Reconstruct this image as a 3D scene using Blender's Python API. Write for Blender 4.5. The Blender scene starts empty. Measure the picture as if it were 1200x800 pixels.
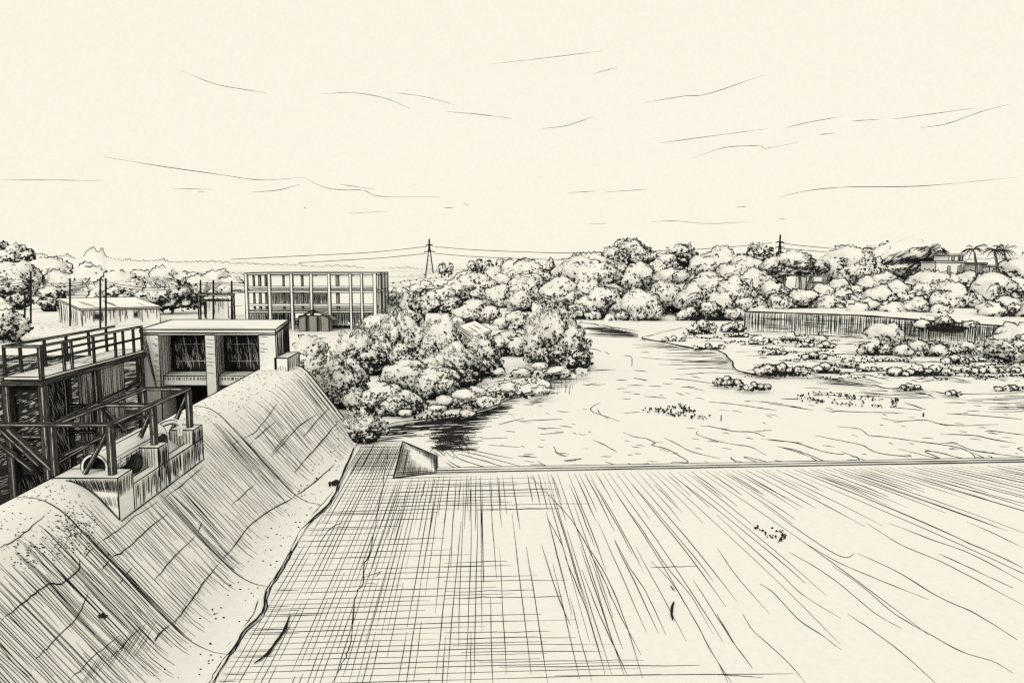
import bpy, math, random
import numpy as np
from mathutils import Vector, noise

random.seed(7)
SC = bpy.context.scene
COL = SC.collection
R = math.radians

# ---------------------------------------------------------------- camera, sky, sun
FPX, HZ, CAMZ = 850.0, 307.0, 8.0
PITCH = math.atan((400 - HZ) / FPX)
cd = bpy.data.cameras.new('camera')
cd.sensor_width = 36.0
cd.lens = 36.0 * FPX / 1200.0
cd.clip_start, cd.clip_end = 0.1, 20000
cam = bpy.data.objects.new('camera', cd)
COL.objects.link(cam)
cam.location = (0, 0, CAMZ)
cam.rotation_euler = (math.pi / 2 - PITCH, 0, 0)
SC.camera = cam
SUN_EL, SUN_AZ = 31.0, -168.0      # azimuth measured from +Y towards +X: behind the viewer, a little to the left

world = bpy.data.worlds.new('World')
SC.world = world
world.use_nodes = True
wn, wl = world.node_tree.nodes, world.node_tree.links
wn.clear()
wo = wn.new('ShaderNodeOutputWorld')
bg = wn.new('ShaderNodeBackground')
sky = wn.new('ShaderNodeTexSky')
sky.sky_type = 'NISHITA'
sky.sun_disc = False
sky.sun_elevation = R(SUN_EL)
sky.sun_rotation = R(SUN_AZ)
sk = wn.new('ShaderNodeVectorMath'); sk.operation = 'SCALE'; sk.inputs['Scale'].default_value = 0.06
mx = wn.new('ShaderNodeMix'); mx.data_type = 'RGBA'
mx.inputs['Factor'].default_value = 0.97
tc = wn.new('ShaderNodeTexCoord')
gn = wn.new('ShaderNodeTexNoise'); gn.inputs['Scale'].default_value = 260; gn.inputs['Detail'].default_value = 3
gr = wn.new('ShaderNodeValToRGB')
gr.color_ramp.elements[0].color = (0.962, 0.912, 0.768, 1)
gr.color_ramp.elements[1].color = (0.998, 0.950, 0.803, 1)
gr.color_ramp.elements[0].position, gr.color_ramp.elements[1].position = 0.25, 0.75
wl.new(tc.outputs['Generated'], gn.inputs['Vector'])
wl.new(gn.outputs['Fac'], gr.inputs['Fac'])
wl.new(sky.outputs['Color'], sk.inputs[0])
wl.new(sk.outputs['Vector'], mx.inputs['A'])
wl.new(gr.outputs['Color'], mx.inputs['B'])
wl.new(mx.outputs['Result'], bg.inputs['Color'])
bg.inputs['Strength'].default_value = 1.0
wl.new(bg.outputs['Background'], wo.inputs['Surface'])

sd = bpy.data.lights.new('sun', 'SUN')
sd.energy, sd.angle, sd.color = 1.5, R(14), (1.0, 0.95, 0.82)
sun = bpy.data.objects.new('sun', sd)
COL.objects.link(sun)
az, el = R(SUN_AZ), R(SUN_EL)
sdir = Vector((math.sin(az) * math.cos(el), math.cos(az) * math.cos(el), math.sin(el)))
sun.rotation_euler = sdir.to_track_quat('Z', 'Y').to_euler()
sun.location = sdir * 60

vs = SC.view_settings
vs.view_transform, vs.look, vs.gamma, vs.exposure = 'Standard', 'None', 1.0, 0.0
vs.use_curve_mapping = False
SC.render.engine = 'CYCLES'
cy = SC.cycles
cy.max_bounces, cy.diffuse_bounces, cy.glossy_bounces, cy.transmission_bounces = 3, 3, 1, 1
cy.use_denoising = False
cy.pixel_filter_type = 'BLACKMAN_HARRIS'
cy.filter_width = 1.35

# ---------------------------------------------------------------- materials
def mat(name, c0, c1, scale=3.0, detail=4.0):
    m = bpy.data.materials.new(name)
    m.use_nodes = True
    nt = m.node_tree
    b = nt.nodes['Principled BSDF']
    b.inputs['Roughness'].default_value = 1.0
    b.inputs['Specular IOR Level'].default_value = 0.0
    t = nt.nodes.new('ShaderNodeTexCoord')
    n = nt.nodes.new('ShaderNodeTexNoise')
    n.inputs['Scale'].default_value, n.inputs['Detail'].default_value = scale, detail
    r = nt.nodes.new('ShaderNodeValToRGB')
    r.color_ramp.elements[0].color = (*c0, 1)
    r.color_ramp.elements[1].color = (*c1, 1)
    r.color_ramp.elements[0].position, r.color_ramp.elements[1].position = 0.3, 0.7
    nt.links.new(t.outputs['Object'], n.inputs['Vector'])
    nt.links.new(n.outputs['Fac'], r.inputs['Fac'])
    nt.links.new(r.outputs['Color'], b.inputs['Base Color'])
    return m

MT = {
    'ink': mat('ink', (0.012, 0.012, 0.014), (0.03, 0.03, 0.03), 40),
    'paper': mat('pale_concrete', (0.755, 0.755, 0.75), (0.79, 0.79, 0.785), 6),
    'land': mat('pale_sandy_ground', (0.76, 0.76, 0.755), (0.79, 0.79, 0.785), 0.7),
    'water': mat('pale_water', (0.765, 0.765, 0.76), (0.785, 0.785, 0.78), 0.5),
    'leaf': mat('pale_foliage', (0.71, 0.71, 0.705), (0.745, 0.745, 0.74), 2),
    'steel': mat('dark_steel', (0.035, 0.034, 0.032), (0.09, 0.088, 0.082), 9),
    'grey': mat('grey_shutter', (0.20, 0.195, 0.18), (0.30, 0.295, 0.27), 5),
    'dark': mat('dark_parts_and_painted_shade', (0.018, 0.018, 0.018), (0.04, 0.04, 0.038), 3),  # shade of the forebay and recesses is put into this base colour
    'roof': mat('pale_roof', (0.80, 0.79, 0.77), (0.86, 0.85, 0.83), 5),
}

# ---------------------------------------------------------------- picture pixel -> point in the place
CP, SP = math.cos(PITCH), math.sin(PITCH)
EYE = np.array([0, 0, CAMZ])
def ray(u, v):
    a, b = (u - 600) / FPX, (400 - v) / FPX
    return np.array([a, CP + b * SP, -SP + b * CP])
def at_z(u, v, z):
    d = ray(u, v)
    return EYE + d * ((z - CAMZ) / d[2])
def at_y(u, v, y):
    d = ray(u, v)
    return EYE + d * (y / d[1])
def vof(y, z):                       # picture row of a point at distance y, height z
    dz = z - CAMZ
    dep = y * CP - dz * SP
    return 400 - FPX * (y * SP + dz * CP) / dep
def proj(P):
    P = np.asarray(P) - EYE
    dep = P[..., 1] * CP - P[..., 2] * SP
    return np.stack([600 + FPX * P[..., 0] / dep, 400 - FPX * (P[..., 1] * SP + P[..., 2] * CP) / dep], -1)
def px_m(p):                         # metres that one picture pixel spans at p
    return float(np.linalg.norm(np.asarray(p) - EYE)) / FPX

def smooth(pts, n=6):
    """Catmull-Rom through the points."""
    P = [np.asarray(p, float) for p in pts]
    if len(P) < 3:
        return [P[0] + (P[1] - P[0]) * t for t in np.linspace(0, 1, n + 1)]
    P = [2 * P[0] - P[1]] + P + [2 * P[-1] - P[-2]]
    out = []
    for i in range(1, len(P) - 2):
        a, b, c, d = P[i - 1:i + 3]
        for t in np.linspace(0, 1, n, endpoint=False):
            out.append(0.5 * (2 * b + (c - a) * t + (2 * a - 5 * b + 4 * c - d) * t * t + (3 * b - a - 3 * c + d) * t ** 3))
    out.append(P[-2])
    return out

def lerp(a, b, t):
    return np.asarray(a, float) * (1 - t) + np.asarray(b, float) * t

LW = 0.84
class MB:
    """Collects shapes and pen lines and links them as ONE mesh object."""
    def __init__(s):
        s.v, s.f, s.m, s.keys = [], [], [], []
    def k(s, key):
        if key not in s.keys:
            s.keys.append(key)
        return s.keys.index(key)
    def face(s, pts, key='paper'):
        n = len(s.v)
        s.v += [tuple(map(float, p)) for p in pts]
        s.f.append(tuple(range(n, n + len(pts))))
        s.m.append(s.k(key))
    def mesh(s, verts, faces, key):
        n = len(s.v)
        s.v += [tuple(map(float, p)) for p in verts]
        i = s.k(key)
        for f in faces:
            s.f.append(tuple(n + q for q in f))
            s.m.append(i)
    def stroke(s, pts, w=1.2, taper=0.35, key='ink', wob=0.0, grain=0.22):
        w = w * (LW if w < 1.6 else 0.95)
        P = [np.asarray(p, float) for p in pts]
        if len(P) < 2:
            return
        n0, N = len(s.v), len(P)
        ph = random.uniform(0, 100)
        verts = []
        for i, p in enumerate(P):
            t = P[min(i + 1, N - 1)] - P[max(i - 1, 0)]
            L = np.linalg.norm(t)
            t = t / L if L > 1e-9 else np.array([1.0, 0, 0])
            a = np.cross(t, [0, 0, 1.0])
            if np.linalg.norm(a) < 0.05:
                a = np.cross(t, [0, 1.0, 0])
            a /= np.linalg.norm(a)
            b = np.cross(a, t)
            q = px_m(p)
            e = min(i, N - 1 - i) / max(1.0, (N - 1) * 0.25)
            tf = 1.0 if taper >= 1 else taper + (1 - taper) * min(1.0, e)
            r = w * 0.5 * q * tf * (1 + grain * noise.noise((ph + i * 0.6, 0.3, 0.7)) * 2)
            c = p
            if wob:
                c = p + (a * noise.noise((ph, i * 0.45, 1.0)) + b * noise.noise((ph, i * 0.45, 9.0)) * 0.5) * wob * q
            verts += [c + a * r, c + b * r, c - a * r, c - b * r]
        s.v += [tuple(x) for x in verts]
        ik = s.k(key)
        for i in range(N - 1):
            o = n0 + 4 * i
            for j in range(4):
                s.f.append((o + j, o + (j + 1) % 4, o + 4 + (j + 1) % 4, o + 4 + j))
                s.m.append(ik)
        s.f.append((n0 + 3, n0 + 2, n0 + 1, n0)); s.m.append(ik)
        o = n0 + 4 * (N - 1)
        s.f.append((o, o + 1, o + 2, o + 3)); s.m.append(ik)
    def line(s, a, b, w=1.2, n=4, over=0.0, **kw):
        a, b = np.asarray(a, float), np.asarray(b, float)
        s.stroke([lerp(a, b, t) for t in np.linspace(-over, 1 + over, n + 1)], w, **kw)
    def hexa(s, P, key='paper', w=1.3, keys=None):
        """P: four bottom corners then the four above them. w: ink edge width (0 none)."""
        P = [np.asarray(p, float) for p in P]
        fs = [(3, 2, 1, 0), (4, 5, 6, 7), (0, 1, 5, 4), (1, 2, 6, 5), (2, 3, 7, 6), (3, 0, 4, 7)]
        if keys:
            for f, kk in zip(fs, keys):
                s.face([P[i] for i in f], kk)
        else:
            s.mesh(P, fs, key)
        if w:
            for a, b in ((0, 1), (1, 2), (2, 3), (3, 0), (4, 5), (5, 6), (6, 7), (7, 4), (0, 4), (1, 5), (2, 6), (3, 7)):
                s.line(P[a], P[b], w, 3, taper=0.8, wob=0.25)
    def box(s, x0, x1, y0, y1, z0, z1, key='paper', w=1.3, keys=None):
        s.hexa([(x0, y0, z0), (x1, y0, z0), (x1, y1, z0), (x0, y1, z0), (x0, y0, z1), (x1, y0, z1), (x1, y1, z1), (x0, y1, z1)], key, w, keys)
    def bar(s, p, q, t, key='steel', w=1.0, light=0.9, t2=None):
        """A square bar; light = width of the painted highlight along it."""
        p, q = np.asarray(p, float), np.asarray(q, float)
        d = (q - p) / np.linalg.norm(q - p)
        up = np.array([0, 0, 1.0]) if abs(d[2]) < 0.8 else np.array([0, 1.0, 0])
        a = np.cross(d, up); a /= np.linalg.norm(a)
        b = np.cross(a, d)
        a, b = a * t / 2, b * (t2 or t) / 2
        s.hexa([p - a - b, p + a - b, q + a - b, q - a - b, p - a + b, p + a + b, q + a + b, q - a + b], key, 0)
        for _ in range(int(np.linalg.norm(q - p) / px_m((p + q) / 2) / 7)):
            x = random.random(); c = EYE - (p + q) / 2
            o = (a if np.dot(a, c) > 0 else -a) * 1.01 + b * U(-.8, .8)
            if random.random() < .5:
                o = (b if np.dot(b, c) > 0 else -b) * 1.01 + a * U(-.8, .8)
            s.line(lerp(p, q, x) + o, lerp(p, q, min(1, x + U(.05, .2))) + o, U(.5, .9), 2, key='ink' if random.random() < .5 else 'grey')
        if w:
            for o in (-a - b, a - b, a + b, -a + b):
                s.line(p + o, q + o, w, 3, taper=0.9)
        if light:  # highlight painted as broken pale strokes along the bar
            c = EYE - (p + q) / 2
            o = (a if np.dot(a, c) > 0 else -a) * 1.02 if abs(np.dot(a, c)) > abs(np.dot(b, c)) else (b if np.dot(b, c) > 0 else -b) * 1.02
            o2 = -b * 0.1 if abs(np.dot(a, c)) > abs(np.dot(b, c)) else -a * 0.25
            x = U(0, .05)
            while x < .97:
                e = min(1, x + U(.15, .6))
                s.stroke([lerp(p, q, t) + o + o2 for t in np.linspace(x, e, 4)], light * U(.6, 1.0), key='paper', taper=0.5, wob=.4)
                x = e + U(0, .08)
    def hatch(s, A, B, C, D, n, w=0.8, t0=(0, 0), t1=(1, 1), jit=0.3, drop=0.0, wob=0.5, off=None):
        """n strokes running from edge AB (t0) towards edge DC (t1); A-B and D-C are matching edges."""
        A, B, C, D = (np.asarray(x, float) for x in (A, B, C, D))
        nrm = np.cross(B - A, D - A)
        nrm /= max(np.linalg.norm(nrm), 1e-9)
        if np.dot(nrm, EYE - A) < 0:
            nrm = -nrm
        for i in range(n):
            if random.random() < drop:
                continue
            x = min(1, max(0, (i + 0.5 + random.uniform(-jit, jit)) / n))
            p, q = lerp(A, B, x), lerp(D, C, x)
            a, b = random.uniform(*t0), random.uniform(*t1)
            if b - a < 0.02:
                continue
            o = nrm * px_m(p) * 0.25
            s.stroke([lerp(p, q, t) + o for t in np.linspace(a, b, 5)], w * random.uniform(0.75, 1.25), wob=wob)
    def fleck(s, p, nrm, r, key='ink', long=1.0, ang=None):
        """A small flat leaf-like mark."""
        nrm = np.asarray(nrm, float) / max(np.linalg.norm(nrm), 1e-9)
        a = np.cross(nrm, [0, 0, 1.0])
        if np.linalg.norm(a) < 0.1:
            a = np.array([1.0, 0, 0])
        a /= np.linalg.norm(a)
        b = np.cross(nrm, a)
        th = random.uniform(0, 6.28) if ang is None else ang
        a, b = a * math.cos(th) + b * math.sin(th), b * math.cos(th) - a * math.sin(th)
        k = 5
        s.face([p + (a * math.cos(i * 6.283 / k) * long + b * math.sin(i * 6.283 / k)) * r * random.uniform(0.75, 1.25) for i in range(k)], key)
    def dots(s, fn, n, r=(0.5, 1.1)):
        for _ in range(n):
            p, nr = fn()
            s.fleck(np.asarray(p) + np.asarray(nr) * px_m(p) * 0.3, nr, random.uniform(*r) * px_m(p), long=random.uniform(1, 1.6))
    def build(s, name, parent=None, **props):
        me = bpy.data.meshes.new(name)
        o = None
        base = np.array([0.0, 0, 0])
        V = np.array(s.v) if s.v else np.zeros((0, 3))
        if len(V):
            base = np.array([(V[:, 0].min() + V[:, 0].max()) / 2, (V[:, 1].min() + V[:, 1].max()) / 2, V[:, 2].min()])
        me.from_pydata((V - base).tolist(), [], s.f)
        for key in s.keys:
            me.materials.append(MT[key])
        me.polygons.foreach_set('material_index', s.m)
        lk = s.keys.index('leaf') if 'leaf' in s.keys else -1
        me.polygons.foreach_set('use_smooth', [i == lk for i in s.m])
        me.update()
        o = bpy.data.objects.new(name, me)
        COL.objects.link(o)
        ORG[o.name] = base
        if parent is not None:
            o.parent = parent
            o.location = base - ORG[parent.name]
        else:
            o.location = base
        for kk, vv in props.items():
            o[kk] = vv
        return o

ORG = {}
def thing(name, label, cat, base, group=None):
    o = bpy.data.objects.new(name, None)
    o.empty_display_size = 0.3
    COL.objects.link(o)
    o.location = base
    ORG[o.name] = np.asarray(base, float)
    o['label'], o['category'] = label, cat
    if group:
        o['group'] = group
    return o
def P_(label, cat, group=None):
    d = {'label': label, 'category': cat}
    if group:
        d['group'] = group
    return d
STR = {'kind': 'structure'}
def U(a, b):
    return random.uniform(a, b)

# ================================================================ THE SETTING
ZR, ZB, ZT = -0.12, 0.06, 2.3           # river, bank, terrace behind the retaining wall
b = MB()
b.face([(-9000, -40, -1.3), (9000, -40, -1.3), (9000, 9000, -1.3), (-9000, 9000, -1.3)], 'land')
b.build('ground', **STR)

def pix(lst, z, s=1.0, o=(0, 0)):
    return [at_z(o[0] + u / s, o[1] + v / s, z) for u, v in lst]
def slab(b, top, z0, key):
    """A flat polygon with a skirt down to z0."""
    b.face(top, key)
    n = len(top)
    for i in range(n):
        p, q = top[i], top[(i + 1) % n]
        b.face([p, (p[0], p[1], z0), (q[0], q[1], z0), q], key)

left_shore = [(442, 500), (470, 494), (500, 490), (551, 483), (583, 474), (590, 467), (615, 461), (641, 455), (645, 448), (637, 442), (660, 436), (688, 430),
              (690, 424), (686, 414), (684, 403), (676, 392), (669, 383), (674, 379)]
left_top = [(-7.2, 32.6, ZB)] + smooth([at_z(u, v, ZB) for u, v in left_shore], 3) + [(60, 900, ZB), (100, 8000, ZB), (-7000, 8000, ZB), (-7000, 62, ZB), (-24, 62, ZB), (-17.2, 37, ZB), (-9.9, 36.6, ZB), (-9.6, 32.6, ZB)]
b = MB()
slab(b, left_top, -1.2, 'land')
sh = smooth([at_z(u, v, ZB) for u, v in left_shore], 5)
b.stroke(sh, 1.8, wob=1.6)
b.stroke([p + np.array([0, -0.1, -0.12]) for p in sh[:60]], 1.2, wob=1.8)
def on_left(u0, u1, v0, v1):
    return lambda: (at_z(U(u0, u1), U(v0, v1), ZB + 0.002), (0, 0, 1))
b.dots(on_left(0, 130, 376, 402), 260, (0.5, 1.0))
b.dots(on_left(340, 400, 385, 450), 90, (0.4, 0.9))
b.dots(on_left(450, 640, 440, 490), 160, (0.4, 0.9))
for u0, v0, u1, v1 in ((345, 388, 372, 389), (350, 400, 385, 396), (346, 412, 366, 414), (230, 368, 262, 372), (225, 352, 240, 362), (352, 420, 372, 428), (585, 360, 640, 362), (590, 369, 640, 372),
                       (580, 375, 618, 379), (600, 386, 622, 384), (566, 366, 590, 358), (470, 338, 500, 333), (455, 332, 500, 328), (462, 347, 490, 342), (250, 365, 285, 358)):
    b.stroke(smooth([at_z(u0, v0, ZB), at_z((u0 + u1) / 2, (v0 + v1) / 2 - U(0, 1.5), ZB), at_z(u1, v1, ZB)], 4), U(0.8, 1.5), wob=1)
for _ in range(420):
    u = U(470, 688)
    vmax = float(np.interp(u, [470, 551, 590, 641, 688], [490, 480, 464, 448, 428]))
    p = at_z(u, vmax - abs(random.gauss(0, 1)) * 9 - 1.5, ZB); q_ = px_m(p)
    b.fleck(p + np.array([0, 0, q_ * U(.3, 1.6)]), (U(-.4, .4), -1, .6), q_ * U(.5, 1.05), long=U(1, 1.8))
# low tongues of bank and stepped edges along the left shore
for L in ([(506, 486), (540, 476), (575, 471), (612, 458)], [(470, 478), (505, 474), (545, 466)], [(560, 462), (600, 455), (636, 444)], [(585, 440), (640, 432), (684, 428)], [(556, 452), (590, 446), (625, 440)]):
    b.stroke(smooth([at_z(u, v, ZB) for u, v in L], 6), 1.2, wob=2.5)
b.build('left_bank', **STR)

right_shore = [(676, 378), (700, 380), (722, 384), (756, 389), (790, 385), (800, 384), (768, 392), (752, 396), (775, 400), (812, 408), (842, 411), (857, 422), (862, 433), (885, 438), (915, 437), (945, 433),
               (960, 440), (985, 447), (1020, 451), (1045, 455), (1062, 452), (1085, 457), (1130, 462), (1215, 459), (1300, 462), (1500, 470)]
right_top = smooth([at_z(u, v, 0.1) for u, v in right_shore], 3) + [(400, 60, 0.1), (7000, 62, 0.1), (7000, 8000, 0.1), (110, 8000, 0.1), (62, 900, 0.1)]
b = MB()
slab(b, right_top, -1.2, 'land')
b.stroke(smooth([at_z(u, v, 0.1) for u, v in right_shore[:4]], 6), 1.2, wob=1)
b.stroke(smooth([at_z(u, v, 0.1) for u, v in right_shore[5:16]], 6), 1.9, wob=1.6)
b.stroke(smooth([at_z(u, v, 0.1) for u, v in right_shore[16:24]], 6), 1.1, wob=1.6)
for u, v, L in ((905, 398, 60), (880, 405, 90), (860, 412, 110), (960, 404, 70), (930, 416, 95), (1000, 415, 130), (905, 424, 60), (975, 424, 150), (1060, 424, 120), (1120, 417, 80), (1010, 433, 160),
                (955, 437, 60), (1030, 441, 60), (1090, 437, 110), (1140, 430, 60), (820, 400, 60), (800, 396, 50), (850, 396, 40), (1150, 446, 60), (1110, 441, 40), (1060, 447, 40), (900, 388, 60), (990, 396, 30)):
    m_ = smooth([at_z(u + L * t + U(-2, 2), v + U(-1.2, 1.2), 0.1) for t in (0, .25, .5, .75, 1)], 5)
    b.stroke(m_, U(0.8, 1.5), wob=2)
for _ in range(125):
    u, v = U(775, 1200), U(392, 447)
    if (u < 870 and v > 408) or (u < 830 and v > 399):
        continue
    n_ = random.randrange(5, 16)
    for k in range(n_):
        p = at_z(u + (k - n_ / 2) * U(1.4, 2.4), v + U(-1, 1), 0.1); q_ = px_m(p)
        b.fleck(p + np.array([0, 0, q_ * U(.3, 2.2)]), (U(-.4, .4), -1, .6), q_ * U(.6, 1.15), long=U(1, 1.7))
for _ in range(170):
    u, v = U(830, 1200), U(392, 446)
    L = U(8, 30)
    if v > 400 + (u < 870) * -2 and u < 860:
        continue
    b.stroke([at_z(u + L * t, v + U(-.5, .5), 0.1) for t in (0, .33, .66, 1)], U(0.6, 1.1), wob=1.2)
# long flat strokes of wet sand
for (u0, v0, u1, v1, n) in ((955, 441, 1045, 454, 9), (1000, 436, 1050, 452, 5), (1110, 443, 1150, 450, 5), (1060, 440, 1095, 446, 3)):
    for i in range(n):
        t = i / n
        a = at_z(u0 + U(0, 25), v0 + (v1 - v0) * t * .6, 0.1); c = at_z(u1 + U(-25, 5), v1 - (v1 - v0) * (1 - t) * .4, 0.1)
        b.stroke([lerp(a, c, q) for q in (0, .3, .6, 1)], 0.8, wob=1.2)
b.build('right_bank', **STR)

b = MB()      # raised land behind the retaining wall
wl_ = [at_z(872, 388, 0.1), at_z(1010, 396, 0.1), at_z(1195, 405, 0.1)]
W0, W1, W2 = [np.array([p[0], p[1], 0.1]) for p in wl_]
top = [(W0[0] + .1, W0[1] + .35, ZT), (W1[0], W1[1] + .35, ZT + .1), (W2[0] + .3, W2[1] + .2, 1.78), (200, 66, 1.7), (600, 90, 5), (900, 700, 9), (120, 700, 5), (56, 150, ZT + .8), (37, 104, ZT)]
for i in range(len(top)):
    p, q = top[i], top[(i + 1) % len(top)]
    b.face([p, (p[0], p[1], -1), (q[0], q[1], -1), q], 'land')
c_ = (80, 110, ZT + .6)
for i in range(len(top)):
    b.face([top[i], top[(i + 1) % len(top)], c_], 'land')
b.stroke([at_z(u, v, ZT) for u, v in ((905, 364), (960, 362), (1000, 366), (1060, 366), (1110, 372))], 0.9, wob=2)
b.build('terrace_land', **STR)

# ---- river
b = MB()
b.face([(-9.3, 24, ZR), (300, 24, ZR), (300, 125, ZR), (-9.3, 125, ZR)], 'water')
def rip(lst, s, o, w=1.1, n=6, wob=0.8):
    b.stroke(smooth(pix(lst, ZR + .01, s, o), n), w * U(0.85, 1.15), wob=wob)
O4, O5, O6 = (650, 370), (900, 380), (350, 330)
for L in ([(120, 150), (180, 155), (220, 168)], [(235, 168), (258, 182)], [(320, 187), (358, 192), (362, 240)], [(375, 255), (435, 262)], [(160, 258), (285, 252)], [(285, 300), (340, 302)],
          [(370, 292), (438, 302)], [(375, 290), (432, 305)], [(130, 322), (180, 325), (240, 320)], [(340, 326), (420, 326)], [(440, 328), (500, 330)], [(610, 332), (700, 350)], [(590, 335), (660, 333)],
          [(290, 342), (335, 340)], [(370, 365), (400, 368)], [(418, 377), (525, 385)], [(570, 360), (605, 372)], [(215, 405), (170, 432), (180, 450), (230, 468), (305, 493)], [(200, 438), (215, 460)],
          [(322, 456), (400, 450)], [(720, 402), (850, 415), (960, 432), (1042, 443)], [(890, 400), (918, 400)], [(680, 515), (740, 520), (830, 540), (930, 545), (985, 565)],
          [(672, 538), (668, 555), (740, 580), (830, 600), (920, 615), (995, 655)], [(965, 575), (1060, 585), (1140, 595), (1200, 620)], [(1040, 610), (1130, 635), (1200, 660)],
          [(512, 570), (575, 600), (640, 635), (775, 668)], [(322, 545), (370, 565), (430, 575), (470, 595), (455, 605), (530, 625), (585, 655), (625, 685), (555, 685), (548, 695)],
          [(180, 580), (240, 608), (295, 640)], [(160, 542), (170, 545)], [(25, 515), (80, 522)], [(45, 680), (90, 678), (125, 665)], [(235, 682), (275, 695), (325, 702)], [(345, 688), (362, 705), (352, 722)],
          [(410, 695), (440, 692), (430, 715)], [(430, 715), (500, 708), (548, 705)], [(640, 692), (715, 695)], [(700, 678), (760, 700), (850, 692), (825, 662), (850, 680), (955, 692), (890, 660), (980, 680), (1045, 692), (1035, 672)],
          [(1045, 685), (1200, 698)], [(0, 635), (58, 658)], [(0, 542), (45, 545)], [(130, 700), (150, 718), (180, 718)], [(90, 718), (120, 716)], [(545, 295), (620, 300), (745, 318)],
          [(580, 275), (650, 272), (720, 266), (840, 268)], [(485, 228), (640, 230), (840, 228)], [(400, 195), (520, 205), (690, 212), (830, 218)], [(560, 250), (700, 245), (850, 252)], [(400, 170), (450, 172)],
          [(640, 282), (685, 292)], [(1060, 388), (1140, 392)], [(920, 398), (1040, 410), (1200, 440)]):
    rip(L, 4, O4)
for L in ([(0, 370), (100, 385), (215, 402)], [(260, 402), (400, 410), (635, 415)], [(60, 348), (150, 350)], [(530, 440), (620, 452), (740, 448), (800, 465), (900, 474), (1080, 468)], [(838, 418), (960, 425), (1190, 444)],
          [(325, 478), (430, 490), (475, 520), (560, 528), (700, 548), (860, 570), (940, 595), (970, 622), (945, 630)], [(220, 520), (360, 548), (440, 565), (510, 600), (640, 618), (668, 615), (640, 608)],
          [(805, 514), (960, 520), (1060, 540), (1160, 556)], [(1030, 496), (1120, 508), (1200, 518)], [(810, 555), (880, 560), (960, 590), (1060, 605), (1190, 620)], [(0, 542), (130, 555), (240, 590), (330, 608), (365, 604)],
          [(45, 570), (140, 592), (215, 620), (300, 655)], [(200, 622), (240, 645)], [(345, 595), (410, 620), (480, 642), (560, 640), (620, 632)], [(390, 620), (418, 622), (424, 640), (400, 650)], [(610, 582), (700, 605), (810, 630), (735, 595), (800, 600), (870, 618), (935, 632)],
          [(1030, 615), (1048, 622), (1030, 632), (960, 600)], [(1195, 576), (1170, 580), (1200, 595)], [(30, 635), (45, 652), (0, 655)], [(40, 638), (120, 648), (200, 658)], [(640, 366), (740, 400)], [(450, 325), (560, 330), (660, 335), (760, 342)],
          [(825, 366), (930, 368)], [(580, 388), (720, 402)], [(690, 322), (750, 330), (780, 346)]):
    rip(L, 4, O5)
for L in ([(730, 630), (840, 628)], [(760, 655), (890, 665)], [(960, 662), (985, 665)], [(1025, 660), (1040, 690), (1075, 702)], [(1065, 718), (1138, 712)], [(970, 612), (1060, 608)], [(960, 588), (1060, 590)], [(1060, 580), (1100, 585)],
          [(800, 575), (905, 548)], [(880, 700), (960, 705)], [(880, 560), (1060, 552)], [(690, 632), (660, 640)], [(620, 700), (700, 730), (830, 760), (960, 755)], [(640, 690), (720, 712), (830, 745)], [(655, 680), (740, 700), (890, 740)],
          [(670, 672), (760, 690), (860, 710)], [(960, 720), (1000, 742), (1080, 760)], [(600, 715), (640, 742), (712, 758)], [(590, 725), (640, 755)], [(830, 600), (870, 603)], [(1150, 415), (1200, 408)], [(930, 735), (990, 735)]):
    rip(L, 3.43, O6)
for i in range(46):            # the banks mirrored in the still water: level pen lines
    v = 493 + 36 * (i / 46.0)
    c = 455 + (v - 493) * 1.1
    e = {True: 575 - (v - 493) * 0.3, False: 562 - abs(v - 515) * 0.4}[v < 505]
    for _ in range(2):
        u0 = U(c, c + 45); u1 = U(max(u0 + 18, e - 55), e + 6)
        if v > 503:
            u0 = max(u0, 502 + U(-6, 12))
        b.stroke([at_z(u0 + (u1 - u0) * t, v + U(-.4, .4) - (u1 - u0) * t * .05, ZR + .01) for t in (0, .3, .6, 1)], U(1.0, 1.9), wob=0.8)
for i in range(150):  # drawn reflection continued as an ink strip along the shore
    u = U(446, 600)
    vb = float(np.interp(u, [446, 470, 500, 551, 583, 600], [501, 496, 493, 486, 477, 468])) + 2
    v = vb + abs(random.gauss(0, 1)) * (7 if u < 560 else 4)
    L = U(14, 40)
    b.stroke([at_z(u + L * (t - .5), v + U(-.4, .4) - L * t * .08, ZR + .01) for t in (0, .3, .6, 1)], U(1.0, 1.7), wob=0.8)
for i in range(60):
    u0, v0 = U(503, 545), U(508, 530)
    b.stroke([at_z(u0 + t * 9, v0 + t * 8 * random.choice((1, -1)), ZR + .012) for t in (0, .5, 1)], 0.8)
for i in range(44):  # reflection at the bend, also drawn in ink
    v = 434 + 42 * (i / 44.0)
    u0 = 642 - (v - 434) * 0.5 + U(-10, 10); u1 = u0 + U(12, 46) * (1 - (i / 60.0))
    b.stroke([at_z(u0 + (u1 - u0) * t, v + U(-.4, .4), ZR + .01) for t in (0, .5, 1)], U(0.9, 1.6), wob=0.7)
for i in range(34):
    u0 = U(640, 676); v0 = 438 + U(0, 14)
    b.stroke([at_z(u0, v0, ZR + .012), at_z(u0 + U(-2, 2), v0 + U(6, 12), ZR + .012)], 0.8)
for i in range(70):            # shadow under the far bank, drawn in level ink lines
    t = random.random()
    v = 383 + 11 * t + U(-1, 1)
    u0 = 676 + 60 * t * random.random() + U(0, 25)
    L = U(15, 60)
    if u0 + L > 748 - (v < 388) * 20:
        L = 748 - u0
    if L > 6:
        b.stroke([at_z(u0 + L * q, v + L * q * .04, ZR + .01) for q in (0, .5, 1)], U(0.7, 1.3), wob=.6)
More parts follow.
